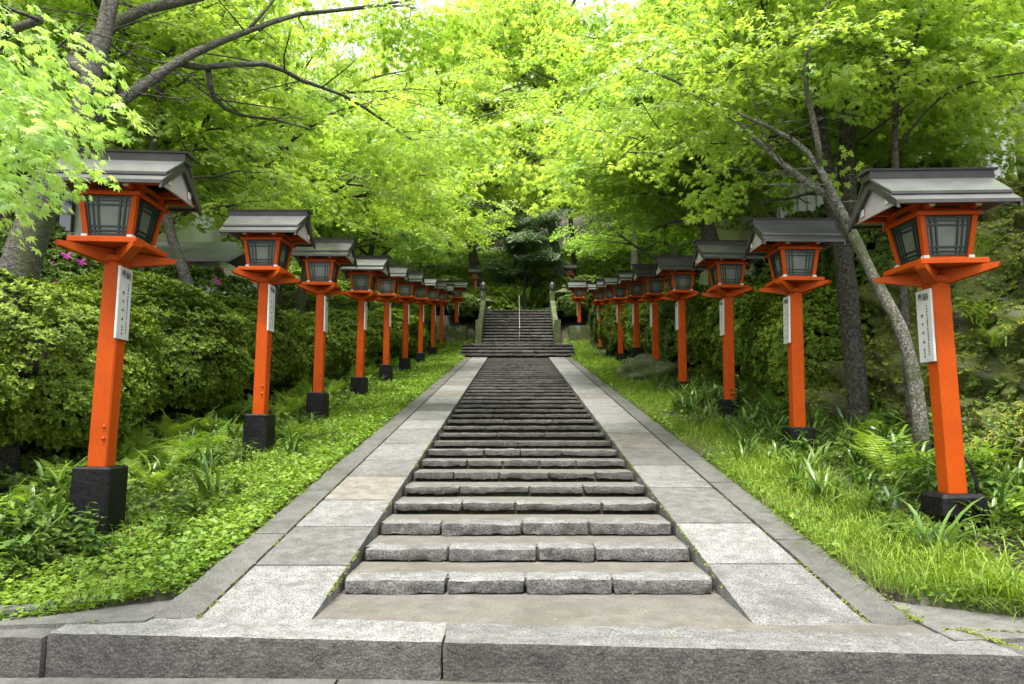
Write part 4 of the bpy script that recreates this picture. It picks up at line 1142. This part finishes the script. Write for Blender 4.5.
for i in range(3):
    r = np.random.default_rng(540 + i); out = []
    for j in range(9):
        a = r.uniform(0, 6.28); H = r.uniform(.2, .5); d = np.array([math.cos(a), math.sin(a)]) * r.uniform(.05, .22)
        for q in range(9):
            t = .35 + .65 * q / 8; s = 1 if q % 2 else -1
            p = np.array([[d[0] * t, d[1] * t, H * t]]); out.append(scatter(OVAL, p, rotz(np.array([a + s * 1.1 + r.normal(0, .2)])) @ rotx(np.array([-r.uniform(.0, .5)])), r.uniform(.08, .15), r.uniform(.1, .9)))
        V = np.array([[0, 0, 0], [.008, 0, 0], [d[0] + .006, d[1], H], [d[0], d[1], H]]); out.append((V, np.array([[0, 1, 2, 3]]), np.array([.2])))
    HERB.append(join(*out))
mesh_of = {}
def plant(kind, variant, T, leaf, x, y, sc, rz, label, cat, group, dz=0, z=None, tilt=0):
    key = (kind, variant, leaf.name)
    if key not in mesh_of:
        o = build(kind, T[variant][0], T[variant][1], leaf, tint=T[variant][2]); mesh_of[key] = o
    else:
        o = mesh_of[key].copy(); COL.objects.link(o)
    o.location = (x, y, (gz(x, y) if z is None else z) + dz); o.rotation_euler = (tilt, 0, rz); o.scale = (sc, sc, sc)
    tag(o, label, cat, group); return o
NTH = ['nearest', 'second', 'third', 'fourth', 'fifth', 'sixth', 'seventh', 'eighth', 'ninth']
rs = random.Random(88)
def ref(x, y, side):
    lst = L if side < 0 else RR
    i = min(range(9), key=lambda k: abs(lst[k][0] - y))
    w = 'beside' if abs(y - lst[i][0]) < .5 else 'in front of' if y < lst[i][0] else 'beyond'
    away = abs(x) > 4.3
    return '%s the %s %s lantern%s' % (w, NTH[i], 'left' if side < 0 else 'right', (', under the hedge' if side < 0 else ', towards the bank') if away else '')
ferns = [(-4.25, 7.3, 1.0), (-4.5, 8.3, 1.05), (-4.3, 9.1, .9), (-3.3, 10.35, .95), (-4.3, 10.5, 1.0), (-4.4, 11.6, 1.0), (-4.1, 13.0, 1.1), (-3.7, 13.7, 1.0), (-4.4, 14.4, 1.1), (-4.2, 16.2, 1.1), (-3.9, 17.3, 1.0), (-4.1, 19.6, 1.1), (-4.0, 22.8, 1.1),
         (-4.6, 6.4, .85), (-4.9, 5.6, .8), (-4.7, 8.9, 1.1), (-4.8, 9.8, 1.1), (-4.6, 10.2, 1.0), (-4.7, 7.4, .95), (-4.75, 11.2, 1.1), (-4.6, 12.2, 1.1), (-4.5, 13.6, 1.1), (-4.5, 15.2, 1.1), (-4.4, 18.2, 1.1), (4.05, 7.7, 1.6), (4.55, 7.4, 1.1), (5.0, 9.8, .9), (4.6, 10.9, .9), (4.9, 13.8, 1.0), (4.8, 17.5, 1.1), (-4.35, 7.9, .8), (-3.95, 8.9, .75)]
ferns += [(-4.1, 6.9, .95), (-3.9, 7.6, .9), (-4.15, 8.5, .95), (-4.0, 9.3, .95), (-4.0, 11.2, 1.0), (-4.1, 12.4, 1.0), (-3.95, 13.3, 1.0), (-4.0, 15.1, 1.05), (4.6, 9.2, 1.1), (4.4, 12.3, 1.0)]
for i, (x, y, s) in enumerate(ferns):
    sd = -1 if x < 0 else 1
    plant('fern', i % 3, FERN, M['fern'], x, y, s * 1.0, rs.uniform(0, 6.28), 'arching green fern ' + ref(x, y, sd), 'fern', 'ferns ' + ref(x, y, sd))
straps = [(3.3, 8.6), (4.2, 9.2), (4.6, 8.8), (3.5, 9.9), (4.3, 10.1), (3.25, 10.7), (3.7, 11.3), (4.3, 11.6), (3.3, 12.1), (3.9, 12.9), (3.4, 13.6), (4.2, 13.9), (3.4, 14.6), (3.9, 15.3), (3.3, 16.3), (3.5, 17.2), (4.1, 7.1), (4.7, 6.7), (3.3, 6.4), (3.0, 7.0), (2.9, 8.9), (3.1, 9.6), (4.4, 7.7), (3.6, 8.4), (4.5, 9.6), (3.0, 11.4), (3.9, 10.6), (3.1, 13.0), (3.2, 5.5), (4.0, 5.9), (3.6, 7.5), (4.9, 7.6), (5.0, 6.2), (4.2, 6.2), (3.2, 7.9),
          (-4.1, 6.4), (-4.4, 5.9), (-4.0, 7.8), (-3.7, 8.5), (-3.0, 9.4), (-4.6, 7.0), (-3.9, 10.0), (-3.5, 11.6), (-3.8, 5.5), (-3.2, 7.4), (-4.6, 5.3)]
rq = random.Random(55)
for _ in range(46):
    y = 6.3 + 12 * rq.random() ** 1.2; straps.append((rq.uniform(3.05, 4.7) if y > 7.2 else rq.uniform(3.9, 4.9), y))
for _ in range(22):
    straps.append((rq.uniform(-4.9, -3.75), 4.9 + 8 * rq.random() ** 1.3))
for i, (x, y) in enumerate(straps):
    sd = -1 if x < 0 else 1
    plant('strap_leaf_plant', i % 3, STRAP, M['strap'], x, y, rs.uniform(.75, 1.2), rs.uniform(0, 6.28), 'strap leaved iris clump ' + ref(x, y, sd), 'plant', 'iris clumps ' + ref(x, y, sd))
herbs = [(-3.9, 5.15, 1.3), (-4.4, 5.55, 1.35), (-4.0, 5.5, 1.2), (-4.7, 5.8, 1.3), (-3.55, 5.75, .9), (3.9, 6.6, 1.2), (4.6, 6.9, 1.2), (4.3, 7.9, 1.1), (3.6, 9.0, .9), (4.0, 9.8, 1.1), (4.3, 11.0, 1.2), (3.8, 12.2, 1.0), (4.2, 13.2, 1.1), (3.9, 14.8, 1.1), (-3.6, 5.35, .9), (-4.0, 5.0, 1.0), (-4.3, 5.3, 1.0), (-3.9, 5.8, 1.1), (-4.5, 4.9, .9), (-3.3, 5.6, .8), (-3.1, 6.7, .8), (-4.3, 6.0, 1.0), (-2.95, 6.1, .6), (-3.7, 5.0, .7),
         (4.25, 5.9, 1.1), (4.5, 5.5, 1.1), (4.4, 6.5, 1.0), (4.0, 5.5, .8), (4.8, 5.9, 1.1), (3.5, 5.6, .7), (4.9, 5.2, 1.0), (5.0, 8.4, 1.2), (4.9, 9.4, 1.2), (5.2, 10.4, 1.2), (4.9, 11.8, 1.2), (5.0, 13.0, 1.2), (4.7, 15.0, 1.2), (5.3, 7.4, 1.2), (3.4, 6.6, .8), (3.9, 7.0, 1.0), (4.2, 8.7, 1.0), (3.2, 8.2, .7), (4.4, 7.1, 1.1), (3.1, 5.9, .6), (2.9, 7.5, .6), (-3.0, 7.6, .6), (-3.4, 8.9, .7)]
for i, (x, y, s) in enumerate(herbs):
    sd = -1 if x < 0 else 1
    plant('leafy_herb', i % 3, HERB, M['clover'] if i % 3 == 0 else M['strap'], x, y, s, rs.uniform(0, 6.28), 'leafy herb with paired leaves ' + ref(x, y, sd), 'plant', 'leafy herbs ' + ref(x, y, sd))
# tufts hanging from the rock face
r = np.random.default_rng(99)
hang = [(1000, 175, 6.9), (985, 215, 6.9), (1010, 260, 6.6), (960, 170, 7.4), (930, 165, 8.2), (1015, 330, 6.3), (985, 300, 7.0), (1000, 390, 6.5), (960, 250, 7.6), (945, 330, 7.8), (1020, 200, 6.4), (880, 260, 9.5), (870, 320, 9.0), (800, 300, 12), (830, 250, 12.5), (890, 345, 8.6), (975, 185, 7.2), (1005, 150, 7)]
for i, (px, py, Y) in enumerate(hang):
    p = at(px, py, Y); d = np.abs(RP[:, 1] - Y) + np.abs(RP[:, 2] - p[2]); q = RP[np.argmin(d)]
    where = 'high' if q[2] > 3 else 'low' if q[2] < 1.7 else 'halfway up'
    where += ' on the mossy rock, ' + ('right of the nearest right lantern' if Y < 7.5 else 'between the two nearest right lanterns' if Y < 9.6 else 'behind the second right lantern')
    plant('grassy_tuft', i % 3, STRAP, M['grass'], q[0] - .06, q[1], rs.uniform(.8, 1.25), rs.uniform(0, 6.28), 'long leaved tuft hanging ' + where, 'plant', 'tufts ' + where, z=q[2] - .05)
# a few white iris flowers
for i, (x, y, h) in enumerate([(4.15, 6.9, .55), (4.05, 8.0, .5), (3.35, 28.2, .5), (3.0, 27.6, .4)]):
    mb = MB(); V, F, t = scatter(ROS[2], np.array([[0, 0, h]]), np.eye(3)[None], .05, 0)
    mb.add(V, F.tolist(), 0); mb.tube([(0, 0, 0), (.01, 0, h)], .004, 4, 1)
    o = mb.build('iris_flower', [M['petal_white'], M['strap']]); o.location = (x, y, gz(x, y)); o['label'] = 'x'
    tag(o, ['small white iris flower beyond the nearest right lantern', 'small white iris flower between the two nearest right lanterns', 'small white flower at the far end of the right verge', 'second small white flower at the far end of the right verge, nearer the steps'][i], 'flower')

# ------------------------------------------------------------------ ground cover of the two verges
r = np.random.default_rng(123)
CLV = []
for i in range(2):
    k = 3 + i; yaw = np.arange(k) * 6.283 / k
    CLV.append(scatter((OVAL[0] * [1.7, 1, 1], OVAL[1], OVAL[2]), np.zeros((k, 3)), rotz(yaw) @ rotx(np.full(k, .1)), 1, np.zeros(k)))
def verge(side, n, ymax=33.5, bias=1.6):
    t = r.random(n) ** bias; y = 4.4 + (ymax - 4.4) * t
    edge = 2.17 * flare(y) + np.clip(4.99 - y, 0, 1) * 1.6
    wd = 2.6 if side < 0 else 2.9
    u = edge + wd * r.random(n) ** 1.2 - .03
    # tongues that creep over the kerb
    u -= np.clip(vnoise(np.stack([y, y * 0, y * 0], -1), 1.4, 5 + side), 0, 1) * .05
    x = XC + side * u
    return x, y, u
for side in (-1, 1):
    nm = 'left' if side < 0 else 'right'
    x, y, u = verge(side, 78000 if side < 0 else 36000)
    P = np.stack([x, y, y * 0], -1); cl = fbm(P, 1.1, 140 + side, 3); kk = (cl > (-.75 if side < 0 else -.25)) & (r.random(len(x)) < np.where(u > (3.6 if side < 0 else 3.4), .3, 1))
    x, y, u, P, cl = x[kk], y[kk], u[kk], P[kk], cl[kk]; n = len(x)
    z = ground_z(x, y) + np.abs(r.normal(.02, .035, n)) + .07 * np.clip(cl, 0, 1) * smooth01(2.2, 2.7, u) * (y < 40)
    z = np.maximum(z, SL * (y - Y0) * (u < 2.12 * flare(y) + .12) - .02)
    ti = .45 + .5 * fbm(P, 2.3, 150, 3) + r.normal(0, .15, n)
    s = r.uniform(.012, .030, n) * (1 + .035 * (y - 4.6))
    Nn = r.normal(0, .38, (n, 3)) + [0, 0, 1]; Rm = normal_frame(Nn, r)
    c = join(scatter(CLV[0], np.stack([x, y, z], -1)[::2], Rm[::2], s[::2], ti[::2]), scatter(CLV[1], np.stack([x, y, z], -1)[1::2], Rm[1::2], s[1::2], ti[1::2]))
    tag(build('ground_cover', c[0], c[1], M['clover'], tint=c[2]), 'low leafy ground cover along the %s kerb of the path' % nm, 'ground cover', kind='stuff')
    x, y, u = verge(side, 26000 if side < 0 else 80000, bias=1.7)
    P = np.stack([x, y, y * 0], -1); gr = fbm(P, 1.0, 160 + side, 3)
    thr = -.05 - .02 * (y - 4.6) if side < 0 else -.35
    kk = (gr > thr) & (r.random(len(x)) < np.where(u > (3.35 if side > 0 else 3.7), .12, 1)); x, y, u, P, gr = x[kk], y[kk], u[kk], P[kk], gr[kk]; n = len(x)
    z = ground_z(x, y) - .01
    BL = [blade_strip(1, .013, .35, .6, 4), blade_strip(1, .010, .6, .9, 4), blade_strip(1, .012, .15, .4, 4)]
    hgt = (r.uniform(.05, .22, n) + (.10 * np.clip(gr + .2, 0, 1))) * (1.15 if side > 0 else .8) * np.clip(.5 + (u - 2.1) * .9, .5, 1.25)
    ti = .45 + .5 * fbm(P, 1.7, 170, 3) + r.normal(0, .18, n); out = []
    for i in range(3):
        q = slice(i, None, 3); m = len(x[q])
        out.append(scatter(BL[i], np.stack([x, y, z], -1)[q], rotz(r.uniform(0, 6.28, m)) @ rotx(r.normal(0, .25, m)), hgt[q], ti[q]))
    c = join(*out)
    tag(build('grass', c[0], c[1], M['grass'], tint=c[2]), 'soft green grass on the %s verge between kerb and lanterns' % nm, 'grass', kind='stuff')
# undergrowth carpets on the slopes behind
for side in (-1, 1):
    n = 9000; y = 5 + 45 * r.random(n); u = 4.8 + 14 * r.random(n) ** 1.3; x = XC + side * u
    z = ground_z(x, y) + np.abs(r.normal(.12, .12, n)); kk = ~((y < 15) & (u < 7.5)) & ~((y < 12) & (u < 9)); x, y, z = x[kk], y[kk], z[kk]; n = len(x)
    c = scatter(ROS[2], np.stack([x, y, z], -1), normal_frame(r.normal(0, .4, (n, 3)) + [0, 0, 1], r), r.uniform(.14, .3, n), r.uniform(.1, .9, n))
    tag(build('undergrowth', c[0], c[1], M['azalea_dark'], tint=c[2]), 'dark leafy undergrowth on the %s slope under the trees' % ('left' if side < 0 else 'right'), 'undergrowth', kind='stuff')
n = 16000; y = 36.5 + 40 * r.random(n); x = r.uniform(-16, 16, n); z = ground_z(x, y) + np.abs(r.normal(.15, .15, n))
c = scatter(ROS[1], np.stack([x, y, z], -1), normal_frame(r.normal(0, .4, (n, 3)) + [0, -.3, 1], r), r.uniform(.2, .42, n), r.uniform(.1, .9, n))
tag(build('undergrowth', c[0], c[1], M['clover'], tint=c[2]), 'green undergrowth on the hill beyond the far stairs', 'undergrowth', kind='stuff')
for side in (-1, 1):
    n = 9000; y = 4.8 + 20 * r.random(n) ** 1.3; u = 3.6 + 2.6 * r.random(n); x = XC + side * u
    z = ground_z(x, y) + np.abs(r.normal(.05, .07, n))
    c = scatter(ROS[2], np.stack([x, y, z], -1), normal_frame(r.normal(0, .45, (n, 3)) + [0, 0, 1], r), r.uniform(.035, .085, n), r.uniform(.0, .8, n))
    tag(build('undergrowth', c[0], c[1], M['azalea_dark'], tint=c[2]), 'small dark leaved undergrowth at the foot of the %s' % ('left hedge' if side < 0 else 'right bank'), 'undergrowth', kind='stuff')
# moss in the joints and along the foot of the path, fallen flowers
n = 2600; side = r.choice([-1, 1], n); y = 4.5 + 9 * r.random(n) ** 1.6; k = r.random(n)
u = np.where(k < .45, HI + r.normal(0, .008, n), np.where(k < .6, HS + r.normal(0, .008, n), HK + r.normal(0, .03, n)))
x = XC + side * u * flare(y); z = SL * (y - Y0) - .002
# along the seams of the paved aprons too
for sd, (xa, ya), (xb, yb) in ((-1, (-2.28, 4.55), (-2.28, 5.0)), (-1, (-2.9, 4.42), (-2.3, 4.46)), (-1, (-2.76, 4.25), (-2.5, 4.6)), (1, (2.47, 4.45), (2.46, 4.95)), (1, (2.5, 4.3), (3.4, 4.2)), (1, (2.72, 3.95), (2.6, 4.3))):
    f = r.random(110); x = np.append(x, xa + (xb - xa) * f + r.normal(0, .012, 110)); y = np.append(y, ya + (yb - ya) * f + r.normal(0, .012, 110)); z = np.append(z, np.full(110, .014))
kk = vnoise(np.stack([x * 3, y, y * 0], -1), 1.3, 31) > -.25
x, y, z = x[kk], y[kk], z[kk]; n = len(x)
c = scatter(ROS[0], np.stack([x, y, z], -1), normal_frame(r.normal(0, .3, (n, 3)) + [0, 0, 1], r), r.uniform(.007, .016, n), r.uniform(0, .3, n))
tag(build('joint_moss', c[0], c[1], M['moss'], tint=c[2]), 'thin moss growing in the joints of the stone path', 'moss', kind='stuff')
n = 420; x = XC + r.uniform(-2.0, 2.0, n); y = 4.15 + 5 * r.random(n) ** 1.8
st = np.floor((y - YS) / TREAD) + 1
z = np.where(np.abs(x - XC) < HI, np.where(y < YS, 0.0, np.clip(st, 0, 40) * RISE), np.maximum(0, SL * (y - Y0))) + .008
c = scatter(OVAL, np.stack([x, y, z], -1), normal_frame(r.normal(0, .25, (n, 3)) + [0, 0, 1], r), r.uniform(.008, .018, n), r.uniform(.6, 1, n))
tag(build('fallen_leaves', c[0], c[1], M['grass'], tint=c[2]), 'tiny fallen yellow flowers and leaf bits on the lower steps', 'fallen leaves', kind='stuff')

# ------------------------------------------------------------------ houses half hidden by the trees
def house_left():
    x0, y0 = -16.5, 21.0; zb = at(60, 235, 21)[2] - 2.6
    t = tag(empty('white_house', (x0, y0, zb)), 'white walled house with dark timber railing high on the left behind the maples', 'house')
    mb = MB(); mb.box((1.6, 2.5, 2.3), (7.4, 5, 4.6)); mb.box((1.6, 2.5, -2), (7.6, 5.2, 4)); mb.build('wall', M['plaster'], t)
    for k in range(6):
        mb = MB(); mb.box((-2.0 + 1.45 * k, -.03, 2.3), (.18, .12, 4.6)); mb.build('timber_post', M['timber'], t)
    for z in (2.35, 4.45):
        mb = MB(); mb.box((1.6, -.05, z), (7.6, .16, .28)); mb.build('timber_beam', M['timber'], t)
    for k in range(3):
        mb = MB(); mb.box((-.55 + 2.9 * k, -.035, 3.3), (1.0, .07, 1.2)); w = mb.build('window', M['glass'], t)
        mb = MB(); 
        for q in (-.5, 0, .5): mb.box((-.55 + 2.9 * k + q, -.08, 3.3), (.05, .05, 1.2))
        mb.build('frame', M['timber'], w)
    rl = MB()
    rl.box((1.6, -.95, 1.1), (8, 1.9, .14)); rl.box((1.6, -1.85, 1.95), (8, .09, .11)); rl.box((1.6, -1.85, 1.55), (8, .06, .08))
    for k in range(12): rl.box((-2.3 + .71 * k, -1.85, 1.5), (.1, .1, .85))
    rl.build('veranda_railing', M['timber'], t)
    rf = MB(); rf.prism([(-1.4, 4.5), (-1.3, 4.42), (2.5, 6.4), (6.3, 4.42), (6.4, 4.5), (2.5, 6.6)], 4.4, 'x', off=1.6); rf.build('roof', M['tile'], t)
house_left()
def hall_roof():
    p = at(205, 245, 17); zb = p[2] - 2.4
    t = tag(empty('small_hall', (p[0] - 1.0, 17, zb)), 'small building with a grey sheet roof seen between the two nearest left lanterns', 'building')
    mb = MB(); mb.box((0, 1.5, 1), (2.6, 2.6, 2.2)); mb.build('wall', M['plaster'], t)
    mb = MB(); mb.prism([(-.3, 2.0), (-.3, 1.92), (1.5, 2.75), (3.3, 1.92), (3.3, 2.0), (1.5, 2.86)], 1.75, 'x'); mb.build('roof', M['tile'], t)
    mb = MB(); mb.box((-.3, .17, .9), (.9, .06, 1.8)); mb.build('door', M['timber'], t)
hall_roof()
def building_right():
    x0, y0 = 8.2, 22.0; zb = gz(9, 22) - 1
    t = tag(empty('grey_building', (x0, y0, zb)), 'tall pale grey building with corrugated cladding behind the trees on the right', 'building')
    zt = at(930, 20, 22)[2] - zb
    mb = MB(); mb.box((4.0, 3, zt / 2), (8, 6, zt)); mb.build('wall', M['wallgrey'], t)
    mb = MB()
    for k in range(26): mb.box((.32 + k * .30, -.03, zt / 2), (.09, .08, zt - .02))
    mb.build('cladding_ribs', M['wallgrey'], t)
    mb = MB(); mb.box((-.5, 2.8, zt / 2 - .2), (.9, 5.0, zt - .4)); mb.build('end_wall', M['olive'], t)
    for k in range(3):
        for q in range(2):
            mb = MB(); mb.box((2.0 + k * 2.2, -.05, zt - 1.6 - q * 2.8), (1.0, .14, 1.3)); w = mb.build('window', M['glass'], t)
            mb = MB()
            for a in (-.5, 0, .5): mb.box((2.0 + k * 2.2 + a, -.13, zt - 1.6 - q * 2.8), (.06, .05, 1.36))
            mb.build('frame', M['wallgrey'], w)
building_right()
